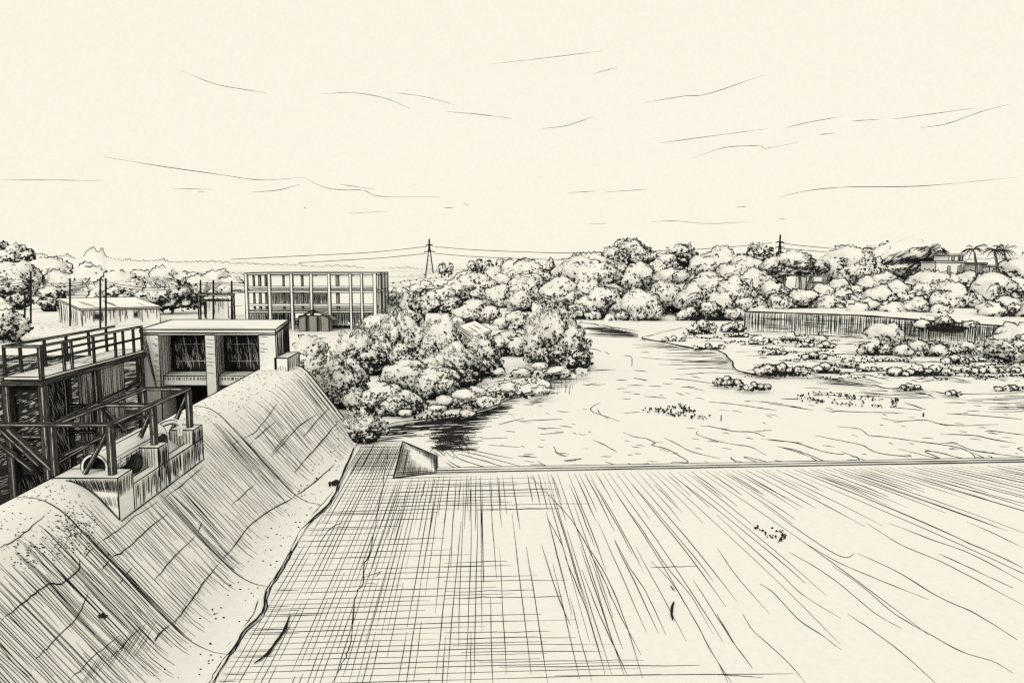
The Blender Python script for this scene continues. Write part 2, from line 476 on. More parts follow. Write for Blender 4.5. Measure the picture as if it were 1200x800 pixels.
for i in range(34):
    v = U(402, 434)
    u1 = np.interp(v, [400, 411, 422, 434], [770, 836, 852, 858])
    L = U(10, 70)
    b.stroke([at_z(u1 - L * q, v + q, ZR + .01) for q in (0, .5, 1)], U(0.6, 1.1), wob=.6)
for i in range(30):
    u, v = U(1130, 1200), U(464, 482)
    L = U(15, 50)
    b.stroke([at_z(u + L * q, v + q * .6, ZR + .01) for q in (0, .5, 1)], U(0.6, 1.1), wob=.6)
for i in range(34):
    u, v = U(940, 1180), U(445, 468)
    if v < 448 + (u - 940) * 0.06:
        continue
    L = U(15, 50)
    b.stroke([at_z(u + L * q, v + q * 1.2, ZR + .01) for q in (0, .5, 1)], U(0.6, 1.0), wob=.6)
for i in range(110):            # short ripples
    u, v = U(560, 1190), 440 + 100 * random.random() ** 0.8
    if u < 690 and v < 470:
        continue
    L = U(4, 15)
    b.stroke([at_z(u + L * q, v + q * U(0, 2.0), ZR + .01) for q in (0, .5, 1)], U(0.6, 1.1), wob=.5)
b.build('river', **STR)

# ---- still water above the weir; gloom behind the crest painted into its colour
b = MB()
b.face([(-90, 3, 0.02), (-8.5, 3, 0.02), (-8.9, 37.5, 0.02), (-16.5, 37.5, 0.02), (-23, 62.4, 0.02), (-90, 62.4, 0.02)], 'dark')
for i in range(1700):
    u, v = U(-10, 170), U(406, 590)
    L = U(3, 13)
    if v > 592 - u * 0.52 + 6:
        continue
    b.stroke([at_z(u + L * q, v - L * q * .35, 0.03) for q in (0, .5, 1)], U(0.4, 0.85), key='paper')
for i in range(900):
    x, y = U(-46, -11.5), U(6, 61)
    if x > -17 and y > 36:
        continue
    L = U(.2, .7) * y / 20
    b.stroke([(x + L * q, y + L * q * .5, 0.03) for q in (0, .5, 1)], U(0.4, 0.85), key='paper')
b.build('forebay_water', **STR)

# ---- concrete apron below the weir
E0, E1 = at_z(512, 553.5, 0), at_z(1500, 535.5, 0)
AE = lambda u: E0 + (E1 - E0) * ((u - 512) / (1500 - 512.0))
b = MB()
A_ = [at_z(418, 517, 0), at_z(472, 517, 0), at_z(461, 560, 0), E0, E1]
slab(b, [(-3.0, -12, 0), (-6.5, -12, 0)] + [A_[0] + [-1.2, 0, 0], A_[1], A_[2], A_[3], A_[4]] + [(60, -12, 0)], -1.2, 'paper')
def Z0(u, v):
    return at_z(u, v, 0.004)
def aps(lst, s=1.0, o=(0, 0), w=1.1, n=6, wob=0.7, **kw):
    b.stroke(smooth([Z0(o[0] + u / s, o[1] + v / s) for u, v in lst], n), w, wob=wob, **kw)
def vpx(u):
    return float(np.interp(u, [400, 560, 620, 660, 740, 850, 1000, 1200], [552, 560, 566, 566, 520, 435, 223, -80]))
def edge_v(u):
    return 553.5 - (u - 512) * 0.0182
def flow(u0, v0, L, w):
    """A line of run-off starting at pixel u0, v0 and running L picture rows down the apron."""
    pts, u, v = [], u0, v0
    src = u0
    for i in range(9):
        pts.append(Z0(u, v))
        x0 = vpx(src)
        dv = L / 8.0
        sl = (src - x0) / (edge_v(src) - HZ)
        sl *= 1 - 0.16 * (i / 8.0) * (1 if src > 650 else 0)
        u += sl * dv
        v += dv
        if v > 830:
            break
    b.stroke(pts, w, wob=0.9)
u = 466
while u < 1330:
    far_ = abs(u - 640)
    L = U(28, 70) if random.random() < 0.72 else U(80, 210)
    if u > 900:
        L *= 0.75
    if u > 620 or random.random() < .62:
      flow(u, edge_v(u) + 4 + (3 if u < 512 else 0), L, U(0.75, 1.2))
    if random.random() < 0.25:
        flow(u + U(1, 3), edge_v(u) + 6 + U(0, 12), L * U(0.5, 0.9), U(0.7, 1.2))
    u += U(4.5, 8) if u < 700 else U(5, 10) + (u - 700) * 0.006
for u0, v0, L in ((560, 590, 200), (585, 640, 150), (600, 600, 190), (617, 640, 160), (640, 600, 120), (648, 660, 135), (664, 620, 170), (680, 640, 150), (690, 650, 110), (700, 610, 130), (552, 640, 160),
                  (540, 610, 190), (528, 640, 150), (575, 700, 100), (720, 632, 110), (745, 640, 110), (668, 700, 98)):
    x0 = 566
    sl = (u0 - x0) / (v0 - HZ)
    b.stroke([Z0(u0 + sl * L * t, v0 + L * t) for t in np.linspace(0, 1, 8)], U(0.8, 1.2), wob=1)
for L in ([(150, 455), (200, 490), (285, 580), (360, 630), (435, 685)], [(90, 560), (130, 620), (230, 710), (310, 800)], [(455, 560), (530, 610), (650, 700), (760, 800)],
          [(405, 395), (500, 460), (620, 560), (740, 630), (850, 690), (960, 725), (1030, 765)], [(0, 330), (70, 430), (185, 560)], [(0, 560), (60, 660), (125, 748)], [(0, 720), (40, 798)],
          [(250, 345), (330, 390), (420, 450), (540, 550), (640, 610)], [(490, 350), (620, 410), (770, 500), (900, 560), (1045, 650)], [(0, 215), (90, 300), (200, 400), (295, 490), (430, 575)],
          [(300, 310), (420, 380), (560, 440), (735, 510)], [(520, 245), (640, 320), (760, 370), (880, 430), (1065, 530)], [(770, 350), (900, 410), (1030, 470)], [(870, 240), (960, 280), (1065, 330)],
          [(600, 245), (740, 300), (880, 350), (1065, 450)], [(850, 305), (960, 350), (1065, 400)], [(480, 350), (430, 360), (300, 280), (160, 180)], [(0, 770), (80, 775), (160, 780)]):
    aps(L, 2.964, (840, 530), U(0.9, 1.3))
for L in ([(300, 80), (440, 230), (520, 370), (560, 450), (600, 540), (685, 700)], [(490, 310), (560, 420), (620, 560), (690, 780)], [(645, 205), (690, 270), (770, 390), (860, 500), (935, 630)],
          [(720, 375), (790, 450), (860, 560), (930, 690), (1000, 800)], [(595, 305), (640, 390), (700, 480), (770, 630)], [(865, 440), (930, 540), (1005, 660)], [(420, 360), (470, 480), (520, 620), (560, 770)],
          [(480, 405), (540, 560), (600, 690), (640, 775)], [(340, 320), (390, 480), (440, 600)], [(360, 230), (395, 290), (412, 325)]):
    aps(L, 2.962, (520, 530), U(0.9, 1.3))
# lines running with the toe of the weir, and level lines across them
TV, TU = [517, 560, 575, 592, 622, 655, 690, 715, 740, 772, 800, 850], [420, 404, 400, 388, 356, 340, 318, 309, 290, 268, 252, 222]
ub = 262.0
while ub < 600:
    k_ = (ub - 552) / 493.0
    uu = lambda v: 552 + k_ * (v - 307)
    v0 = next((v for v in range(519, 800, 2) if uu(v) > np.interp(v, TV, TU) + 3 and (v > 557 or uu(v) < 468 - (v - 517) * .27)), 800)
    v = v0 + U(0, 6)
    while v < 812:
        e = v + U(60, 200)
        b.stroke([Z0(uu(x), x) for x in np.linspace(v, min(e, 815), 7)], U(0.7, 1.0), wob=1)
        v = e + (U(2, 14) if ub < 480 else U(20, 90))
        if random.random() < .15 + (ub > 500) * .3:
            break
    ub += U(6, 9.5) if ub < 480 else U(12, 22)
for i in range(26):
    u0 = 424 + i * 1.85
    sl = (u0 - 552) / (521 - HZ)
    b.stroke([Z0(u0 + sl * x, 521 + x) for x in np.linspace(0, U(28, 36), 5)], U(.8, 1.1), wob=.6)
v = 520.0
while v < 806:
    toe = np.interp(v, [517, 560, 575, 592, 622, 655, 690, 715, 740, 772, 800], [420, 404, 400, 388, 356, 340, 318, 309, 290, 268, 252])
    if v < 556:
        stop = 470 - (v - 517) * 0.27
        b.stroke([Z0(toe + 2 + (stop - toe) * t, v - t * 0.6) for t in np.linspace(0, 1, 6)], U(0.8, 1.2), wob=0.8)
    else:
        reach = np.interp(v, [556, 590, 605, 650, 700, 800], [660, 640, 500, 545, 600, 760])
        r_ = toe + (reach - toe) * U(0.55, 1.05)
        b.stroke([Z0(toe + 2 + (r_ - toe) * t, v - (r_ - toe) * t * 0.028) for t in np.linspace(0, 1, 10)], U(0.75, 1.15), wob=1.2)
        if random.random() < 0.4:
            r_ = toe + U(20, 90)
            b.stroke([Z0(toe + 2 + (r_ - toe) * t, v + 2 - (r_ - toe) * t * 0.03) for t in np.linspace(0, 1, 6)], U(0.8, 1.3), wob=0.8)
    v += U(3.6, 5.2) if v < 600 else U(5, 8.5)
for u0, u1, v_ in ((520, 595, 659), (520, 600, 664), (512, 630, 676), (520, 665, 681), (522, 625, 693), (520, 590, 701), (520, 645, 741), (520, 675, 748), (530, 735, 756), (540, 705, 764), (560, 755, 775), (585, 820, 781), (650, 930, 791), (575, 660, 700),
                   (762, 817, 665), (520, 600, 590), (560, 650, 597), (520, 664, 598), (515, 690, 592), (520, 655, 575), (520, 650, 568)):
    b.stroke([Z0(u0 + (u1 - u0) * t, v_ + U(-.6, .6) - 2 * t) for t in np.linspace(0, 1, 7)], U(0.8, 1.15), wob=1)
# cracks
aps([(600, 85), (580, 200), (545, 380), (525, 430), (520, 490), (500, 520), (490, 600), (480, 680), (465, 720), (440, 770), (425, 800)], 2.667, (230, 500), 1.5, wob=2)
aps([(470, 295), (430, 310), (400, 340), (370, 400)], 2.667, (230, 500), 1.3)
for L in ([(525, 470), (580, 450)], [(525, 488), (565, 490)], [(565, 460), (580, 450)], [(575, 455), (560, 468)]):
    aps(L, 2.667, (230, 500), 0.8)
b.build('concrete_apron', **STR)

# ---- thin cloud strokes high in the sky, one object each
def cloud(pts, w=0.8):
    b = MB()
    P = [ray(u, v) for u, v in pts]
    P = [EYE + d * (1500.0 / d[1]) for d in P]
    b.stroke(smooth(P, 7), w * .68, taper=0.3, grain=0.35)
    b.build('cloud', **STR)
for L, w in (([(212, 83), (250, 98), (280, 104), (312, 109)], .85), ([(376, 110), (415, 109), (450, 115), (480, 127)], .85), ([(457, 108), (500, 114), (532, 123)], .7), ([(524, 131), (560, 134), (600, 139)], .85),
             ([(122, 184), (190, 195), (260, 205), (305, 211), (356, 208)], .9), ([(356, 208), (385, 221), (425, 223), (445, 230), (515, 231)], .9), ([(0, 211), (60, 211), (122, 212)], .75), ([(200, 221), (250, 222)], .8),
             ([(232, 225), (240, 225)], .8), ([(295, 225), (325, 223), (352, 216)], .9), ([(397, 216), (440, 222)], .8), ([(408, 250), (455, 248)], .6), ([(519, 243), (532, 244)], .9), ([(543, 239), (550, 240)], .8),
             ([(577, 75), (640, 68), (705, 60)], .75), ([(694, 87), (724, 79)], .8), ([(752, 121), (800, 113), (830, 110), (895, 88)], .9), ([(636, 151), (665, 147), (695, 137)], .85), ([(773, 168), (830, 160), (900, 151)], .75),
             ([(920, 150), (950, 143), (985, 137)], .85), ([(812, 185), (850, 173), (890, 171), (897, 174), (935, 167)], .9), ([(960, 158), (978, 156)], .9), ([(998, 142), (1030, 140)], .85), ([(1044, 140), (1090, 134), (1140, 127)], .75),
             ([(1079, 150), (1110, 145), (1150, 131), (1184, 122)], .85), ([(665, 226), (698, 224)], .9), ([(710, 225), (758, 222)], .9), ([(762, 260), (790, 259), (830, 262), (880, 260)], .8), ([(690, 262), (712, 262)], .8),
             ([(862, 243), (875, 242)], .8), ([(913, 231), (950, 223), (1000, 219), (1080, 218), (1190, 208)], .9), ([(912, 257), (922, 256)], .7), ([(356.5, 243), (358, 244)], 1.6)):
    cloud(L, w)

# ================================================================ THE WEIR
PN = np.array([(0, .06), (-.35, .12), (-.7, .3), (-1.05, .6), (-1.6, 1.22), (-2.5, 2.28), (-2.9, 2.75), (-3.2, 3.07), (-3.6, 3.3), (-4.1, 3.36)])
PF = np.array([(0, .06), (-.12, .15), (-.3, .36), (-.7, .9), (-1.3, 1.7), (-2.2, 2.9), (-2.5, 3.22), (-2.75, 3.35), (-3.3, 3.4), (-4.1, 3.4)])
def sm_prof(P):
    q = np.array(smooth([np.array([a, c, 0]) for a, c in P], 5))
    return q[:, 0], q[:, 1]
XN, YN = sm_prof(PN)
XF, YF = sm_prof(PF)
def pz(rel, d):
    t = min(1, max(0, (d - 23.2) / 9.2)); t = t * t * (3 - 2 * t)
    return float(np.interp(-rel, -XN, YN)) * (1 - t) + float(np.interp(-rel, -XF, YF)) * t
def CH(d, rel, z):
    return np.array([-4.914 - 0.0613 * d + rel, d, z])
def S(d, rel, lift=0.0):
    z = pz(rel, d)
    return CH(d, rel, z) + np.array([0.6, 0, 0.8]) * lift
def hit(u, v):
    """Where the sight line through a picture pixel meets the weir's face."""
    r = ray(u, v)
    for d in np.arange(6.5, 33.0, 0.03):
        p = EYE + r * (d / r[1])
        rel = p[0] + 4.914 + 0.0613 * d
        if -4.15 < rel <= 0 and p[2] <= pz(rel, d):
            return S(d, rel), d, rel
    return None
RELS = list(np.concatenate([np.linspace(0, -1.05, 8), np.linspace(-1.2, -2.6, 7), np.linspace(-2.8, -4.1, 10)]))
weir = thing('spillway_weir', 'long curved concrete spillway weir with cracked streaked face', 'spillway', CH(20, -2, 0))
JO = [6.5, 14.0, 17.1, 23.2, 32.4]
def hatch_ok(d, rel):
    return not (14.9 < d < 20.6 and rel < -2.45)
for j in range(4):
    b = MB()
    d0, d1 = JO[j], JO[j + 1]
    nd = max(2, int((d1 - d0) / 0.8))
    ds = np.linspace(d0, d1, nd + 1)
    V = [S(d, r) for d in ds for r in RELS]
    nR = len(RELS)
    F = [(i * nR + k, i * nR + k + 1, (i + 1) * nR + k + 1, (i + 1) * nR + k) for i in range(nd) for k in range(nR - 1)]
    b.mesh(V, F, 'paper')
    for i in range(nd):      # upright back
        b.face([S(ds[i], -4.1), CH(ds[i], -4.1, -1), CH(ds[i + 1], -4.1, -1), S(ds[i + 1], -4.1)], 'paper')
    for dd in (d0, d1):
        b.face([S(dd, r) for r in RELS] + [CH(dd, -4.1, -1), CH(dd, 0, -1)], 'paper')
    # joint line, back edge of the crest
    if j:
        for o_ in (.06, .12, .2):
            b.stroke([S(d0 + o_ * (d0 / 18) ** 2 * U(.8, 1.2), r, .004) for r in RELS if -2.9 < r < -.8 and not (14.9 < d0 < 20.6 and r < -2.6)], .9, wob=.6)
        b.stroke([S(d0, r, .005) for r in RELS if not (14.9 < d0 < 20.6 and r < -2.6)], 1.5, wob=0.8)
    if j == 3:
        b.stroke([S(d1, r, .005) for r in RELS], 1.9, taper=.7, wob=0.5)
    b.stroke([S(d, -4.1) for d in ds], 1.7, taper=.9, wob=0.6)
    # pen hatching down the face
    d = d0 + 0.05
    while d < d1:
        far = min(1, max(0, (d - 23) / 9.0))
        dens = noise.noise((d * 0.55, 3.3, 0))
        r0 = -U(2.7, 3.25) * (1 - far) - U(2.3, 2.75) * far
        r1 = -U(0.62, 1.2) * (1 - far) - U(.15, .5) * far
        if far > .55:
            r1 = -U(.03, .22)
        if 14.9 < d < 20.6:
            r0 = max(r0, -2.62)
        dashes = [(r0, r1)] if random.random() < 0.6 else [(r0, r0 + (r1 - r0) * U(.35, .6)), (r0 + (r1 - r0) * U(.62, .7), r1)]
        dd = d + U(-.03, .03)
        for a, c in dashes:
            b.stroke([S(dd + 0.04 * noise.noise((dd * 9, t * 3, 0)), a + (c - a) * t, .002) for t in np.linspace(0, 1, 11)], U(0.72, 1.12), wob=0.5)
        if dens > 0.22 or (far > 0.5 and random.random() < .8):
            for _ in range(1 if dens < .4 and far < .8 else 2):
                a = r0 + (r1 - r0) * U(0, .45); c = a + (r1 - a) * U(.4, .95)
                q = dd + U(.02, .12) * (d / 18) ** 2
                b.stroke([S(q, a + (c - a) * t, .002) for t in np.linspace(0, 1, 8)], U(0.7, 1.2), wob=0.5)
        d += U(0.118, 0.172) * (d / 18.0) ** 2
    if j == 1 or j == 0:      # rough scabbed concrete on the near crest
        for _ in range(330):
            u_, v_ = random.gauss(88, 15), random.gauss(622, 13)
            if random.random() < .3:
                u_, v_ = random.gauss(35, 16), random.gauss(645, 12)
            g_ = hit(u_, v_)
            if g_ and d0 <= g_[1] < d1:
                b.fleck(g_[0] + np.array([.6, 0, .8]) * .006, (.5, 0, .9), U(.4, .9) * px_m(g_[0]), long=U(1, 2.4))
    def on_crest(d0=d0, d1=d1):
        while True:
            d, rel = U(d0, d1), U(-4.0, -3.1 if d0 < 23 else -2.7)
            if hatch_ok(d, rel):
                return S(d, rel), (0.2, 0, 1)
    b.dots(on_crest, int(18 * (d1 - d0)), (0.4, 0.9))
    def on_toe(d0=d0, d1=d1):
        d, rel = U(d0, d1), U(-.9, -.1)
        return S(d, rel), (0.4, 0, 1)
    b.dots(on_toe, int(7 * (d1 - d0)), (0.5, 1.3))
    # cracks, given where the drawing has them
    for L, w in (([(180, 755), (188, 742), (208, 725), (225, 703), (241, 680), (270, 645), (299, 610), (340, 585), (365, 568), (391, 545)], 1.5),
                 ([(0, 642), (20, 632), (52, 604)], 1.2), ([(2, 728), (28, 707), (56, 686), (72, 685), (92, 668), (93, 655)], 1.6), ([(42, 773), (65, 750), (88, 727), (104, 694)], 1.2), ([(120, 668), (133, 652), (145, 647), (176, 618), (211, 593)], 1.4),
                 ([(97, 656), (112, 640), (130, 628), (160, 605), (205, 575), (240, 545)], 1.1), ([(181, 680), (207, 650), (230, 626), (237, 612)], 1.1), ([(272, 592), (285, 580), (300, 566)], 1.0), ([(272, 521), (300, 505), (325, 473)], 1.0),
                 ([(292, 522), (306, 508), (322, 495)], 1.1), ([(318, 535), (330, 522), (350, 500), (372, 485)], 1.0), ([(345, 553), (370, 525), (398, 492)], 1.4), ([(355, 512), (385, 478)], 1.0), ([(318, 532), (340, 505)], .9),
                 ([(130, 770), (142, 760), (152, 748), (165, 735)], 1.0), ([(140, 684), (156, 665)], 1.0), ([(80, 800), (110, 770), (140, 745)], .9)):
        L = smooth([np.array([u, v, 0.]) for u, v in L], 7)
        pts = [hit(q[0], q[1]) for q in L]
        pts = [p for p in pts if p is not None]
        seg = [p[0] + np.array([.6, 0, .8]) * .004 for p in pts if d0 <= p[1] < d1]
        if len(seg) > 1:
            b.stroke(seg, w + .25, wob=1.2)
    if j < 2:      # a cross-hatched patch
        for i in range(26):
            p = [hit(u, v) for u, v in ((92 + i * 4.2, 805 - i * 2.2), (108 + i * 4.2, 782 - i * 2.2), (124 + i * 4.2, 757 - i * 2.4))]
            seg = [q[0] for q in p if q is not None and d0 <= q[1] < d1]
            if len(seg) > 1:
                b.stroke(seg, 0.8, wob=.8)
    b.build('face_panel', weir)
# lip of the toe, with its broken edge
toe_px = [(418, 517), (408, 540), (397, 566), (394, 576), (383, 592), (370, 604), (352, 622), (343, 641), (335, 655), (322, 676), (312, 692), (309, 712), (303, 722), (285, 740), (275, 756), (262, 772), (252, 788), (246, 800), (228, 830), (205, 870)]
b = MB()
out = [at_z(u, v, .05) for u, v in toe_px]
inn = [CH(p[1], -.02, .065) for p in out]
for i in range(len(out) - 1):
    b.face([inn[i], inn[i + 1], out[i + 1], out[i]], 'paper')
    p, q = out[i], out[i + 1]
    b.face([p, q, (q[0], q[1], -.2), (p[0], p[1], -.2)], 'paper')
b.stroke(smooth(out, 5), 2.7, taper=.8, wob=1.3)
b.stroke(smooth([p + np.array([.05, 0, -.045]) for p in out[2:]], 5), 1.6, taper=.6, wob=1.8)
b.stroke(smooth([p + np.array([-.13 - .05 * math.sin(i * 1.7), 0, .012]) for i, p in enumerate(out[3:])], 5), 1.4, taper=.6, wob=1.4)
for i in range(130):
    k = random.randrange(4, len(out) - 3)
    p = lerp(out[k], out[k + 1], random.random()) + np.array([-U(.16, .3), 0, .02])
    b.fleck(p, (0, 0, 1), U(.4, .8) * px_m(p), long=1.5)
p = at_z(391, 568, .1)
for i in range(14):
    b.fleck(p + np.array([U(-.12, .12), U(-.25, .25), U(0, .12)]), (0, -1, .5), U(1.2, 2.4) * px_m(p))
b.build('toe_lip', weir)

# ---- sloping wing slab at the end of the apron
b = MB()
q = [at_z(472, 517, .02), at_z(461, 560, .02), at_z(512, 554, .0), at_z(512, 534, -.11)]
b.face([q[0], q[1], q[2], q[3]], 'paper')
for i in range(4):
    p, r = q[i], q[(i + 1) % 4]
    b.face([p, r, (r[0], r[1], -1.2), (p[0], p[1], -1.2)], 'paper')
    b.line(p, r, 2.0, 4, taper=.9)
b.hatch(q[0], q[1], q[2], q[3], 32, 1.0, jit=.25)
b.hatch(q[1], q[2], q[3], q[0], 34, 1.0, jit=.25)
b.hatch(q[0], q[1], lerp(q[1], q[2], .6), lerp(q[0], q[3], .6), 12, .8, jit=.3)
b.build('wing_slab', **P_('small sloping concrete slab, cross-hatched, running from the apron corner into the river', 'slab'))
b = MB()
b.line(at_z(418, 517, .004), at_z(472, 517, .004), 1.6)
w0, w1 = E0 + [0.0, -.02, 0], E1 + [0, -.02, 0]
b.hexa([w0 + [0, 0, -.6], w1 + [0, 0, -.6], w1 + [0, .3, -.6], w0 + [0, .3, -.6], w0 + [0, 0, .1], w1 + [0, 0, .1], w1 + [0, .3, .1], w0 + [0, .3, .1]], 'paper', 0)
for o, w in (([0, 0, .1], 1.5), ([0, .3, .1], 1.3), ([0, -.03, .02], 1.4)):
    b.stroke([lerp(w0, w1, t) + o for t in np.linspace(0, 1, 40)], w, taper=.9, wob=.6)
b.build('apron_sill', **P_('long low concrete sill between the apron and the river', 'sill'))

# ---- block on the far end of the crest
b = MB()
f = [at_y(322.5, 437, 31.0), at_y(338, 437, 31.0)]
x0, x1 = f[0][0], f[1][0]
zt = at_y(330, 419.5, 31.0)[2]
b.hexa([(x0, 31, 3.0), (x1, 31, 3.0), (x1 - .1, 33.0, 2.9), (x0 - .1, 33.0, 2.9), (x0, 31, zt), (x1, 31, zt), (x1 - .1, 33.0, zt), (x0 - .1, 33.0, zt)], 'paper', 1.6)
b.hatch((x1, 31, zt), (x1 - .1, 33, zt), (x1 - .1, 33, 3.3), (x1, 31, 3.3), 8, .9)
b.hatch((x0, 31, zt), (x1, 31, zt), (x1, 31, 3.3), (x0, 31, 3.3), 6, .6, t0=(.5, .7))
b.build('end_block', **P_('small square concrete block on the far end of the weir crest', 'block'))

# ---- gatehouse
GY = 31.0
def gbuild(b, name, **kw):          # house sheared sideways with depth to bring its back corners onto image pixels
    b.v = [(x - .2 * (y - GY), y, z) for x, y, z in b.v]
    return b.build(name, gh, **kw)
def gx(u, y=GY):
    return float(at_y(u, 400, y)[0])
def gz(v, y=GY):
    return float(at_y(330, v, y)[2])
gh = thing('gatehouse', 'flat-roofed concrete gatehouse with two dark openings behind the crest', 'gatehouse', (gx(245), GY + 2.5, -0.4))
zt, zl, zb = gz(386), gz(392), -0.6
bk = GY + 5.2
def gpier(u0, u1, nh, side=None):
    b = MB()
    b.box(gx(u0), gx(u1), GY, bk, zb, zl, 'paper', 1.4)
    for i in range(nh // 3):
        v = 396 + i * 5.5 + U(-2.5, 2.5)
        side_ = (u1 - U(4, 9), u1 - 1) if side == 'r' else (u0 + 1, u0 + U(6, 12))
        b.stroke([np.array([gx(side_[0] + (side_[1] - side_[0]) * t), GY - .01, gz(v + t)]) for t in (0, .5, 1)], .8)
    return b
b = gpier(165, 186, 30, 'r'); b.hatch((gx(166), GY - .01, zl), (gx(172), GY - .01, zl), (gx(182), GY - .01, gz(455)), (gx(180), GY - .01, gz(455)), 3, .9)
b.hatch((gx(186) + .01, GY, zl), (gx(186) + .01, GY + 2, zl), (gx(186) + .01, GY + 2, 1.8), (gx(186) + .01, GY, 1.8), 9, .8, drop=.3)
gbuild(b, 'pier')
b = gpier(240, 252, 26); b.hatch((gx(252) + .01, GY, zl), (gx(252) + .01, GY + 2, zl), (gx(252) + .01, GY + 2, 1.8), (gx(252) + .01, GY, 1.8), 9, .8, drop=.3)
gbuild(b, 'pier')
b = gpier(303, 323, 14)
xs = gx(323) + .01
b.hatch((xs, GY, zt), (xs, bk, zt), (xs, bk, 2.9), (xs, GY, 2.9), 20, .9, jit=.4)  # right side hatched to draw its shade
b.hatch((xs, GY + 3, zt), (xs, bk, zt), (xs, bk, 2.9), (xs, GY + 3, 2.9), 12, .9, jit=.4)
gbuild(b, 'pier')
b = MB()
b.box(gx(165) + .002, gx(323) - .002, GY - .004, GY + .5, zl - .02, zt - .15, 'paper', 1.2)
gbuild(b, 'lintel')
b = MB()
b.box(gx(165) - .02, gx(323) + .01, GY - .02, bk + .02, zt - .15, zt, 'paper', 1.7)
b.stroke([np.array([gx(195 + i * 13), GY + .9, zt + .002]) for i in range(8)], .7)
gbuild(b, 'roof_slab')
b = MB()
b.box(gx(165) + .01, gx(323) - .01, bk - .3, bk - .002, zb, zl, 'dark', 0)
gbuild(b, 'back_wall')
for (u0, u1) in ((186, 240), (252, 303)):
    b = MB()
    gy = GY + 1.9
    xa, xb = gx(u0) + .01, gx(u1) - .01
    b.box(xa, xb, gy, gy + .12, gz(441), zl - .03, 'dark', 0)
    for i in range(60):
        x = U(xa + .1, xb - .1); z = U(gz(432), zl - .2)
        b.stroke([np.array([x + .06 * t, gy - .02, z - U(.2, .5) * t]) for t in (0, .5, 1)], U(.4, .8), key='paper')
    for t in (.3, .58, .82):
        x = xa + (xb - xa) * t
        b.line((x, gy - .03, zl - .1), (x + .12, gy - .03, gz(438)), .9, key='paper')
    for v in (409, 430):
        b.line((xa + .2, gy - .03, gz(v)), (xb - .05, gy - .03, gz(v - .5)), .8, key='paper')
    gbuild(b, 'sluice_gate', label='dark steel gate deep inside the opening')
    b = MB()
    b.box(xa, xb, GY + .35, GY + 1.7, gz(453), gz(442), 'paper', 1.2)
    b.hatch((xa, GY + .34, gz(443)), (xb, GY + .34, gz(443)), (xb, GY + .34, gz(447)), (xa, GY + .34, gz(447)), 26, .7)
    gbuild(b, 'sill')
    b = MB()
    b.box(xa, xb, GY + 2.3, GY + 2.4, zb, gz(441) - .02, 'dark', 0)  # dark board added to paint the black shade below the gate
    gbuild(b, 'shadow_board')

# ---- walkway over the gates
def dx(d):
    return -15.4 - .054 * (d - 23.5)
WZ = 4.26
wk = thing('gate_walkway', 'raised steel walkway with railings leading to the gatehouse', 'walkway', (dx(27) - .6, 27, -0.4))
b = MB()
D0, D1 = 23.5, 30.95
b.hexa([(dx(D0) - 1.25, D0, WZ - .1), (dx(D0), D0, WZ - .1), (dx(D1), D1, WZ - .1), (dx(D1) - 1.25, D1, WZ - .1), (dx(D0) - 1.25, D0, WZ), (dx(D0), D0, WZ), (dx(D1), D1, WZ), (dx(D1) - 1.25, D1, WZ)], 'paper', 1.3)
for i in range(12):
    d = U(D0, D1 - 1.5); x = dx(d) - U(.2, 1.1)
    b.line((x, d, WZ + .003), (x - .05, d + U(.5, 1.4), WZ + .003), .6)
b.build('deck', wk)
for off in (0, -1.25):
    b = MB()
    b.bar((dx(D0) + off, D0, WZ - .2), (dx(D1) + off, D1, WZ - .2), .16, w=1.0, light=0)
    b.build('edge_beam', wk)
b = MB(); b.bar((dx(D0) - 1.3, D0 - .02, WZ - .2), (dx(D0) + .05, D0 - .02, WZ - .2), .16, light=0); b.build('edge_beam', wk)
for off, dd in ((-.06, (23.6, 27.0, 30.6)), (-1.22, (23.6, 27.0, 30.75))):
    for i, d in enumerate(dd):
        b = MB()
        b.bar((dx(d) + off, d, -.6), (dx(d) + off, d, WZ - .12), .22 if off > -1 else .24, light=1.3 if i < 2 else .7)
        b.build('post', wk)
for off, dd in ((-.04, (23.55, 24.9, 25.4, 26.9, 28.55, 29.2, 30.1, 30.85)), (-1.22, (23.55, 24.4, 25.8, 27.2, 28.8, 30.2))):
    for i, d in enumerate(dd):
        b = MB()
        t = .11 if (off > -1 and i == 0) else .065
        b.bar((dx(d) + off, d, WZ - .08), (dx(d) + off, d, WZ + .98), t, light=.5 if i < 3 and off > -1 else 0)
        b.build('railing_post', wk)
    for z, t in ((1.0, .065), (.52, .055)):
        b = MB()
        b.bar((dx(D0) + off, D0, WZ + z), (dx(D1) + off, D1, WZ + z), t, light=.6 if z > .9 else 0)
        b.build('rail', wk)
b = MB(); b.bar((dx(D0) - 1.22, D0 + .03, WZ + 1.0), (dx(D0), D0 + .03, WZ + 1.0), .08, light=.5); b.build('rail', wk)
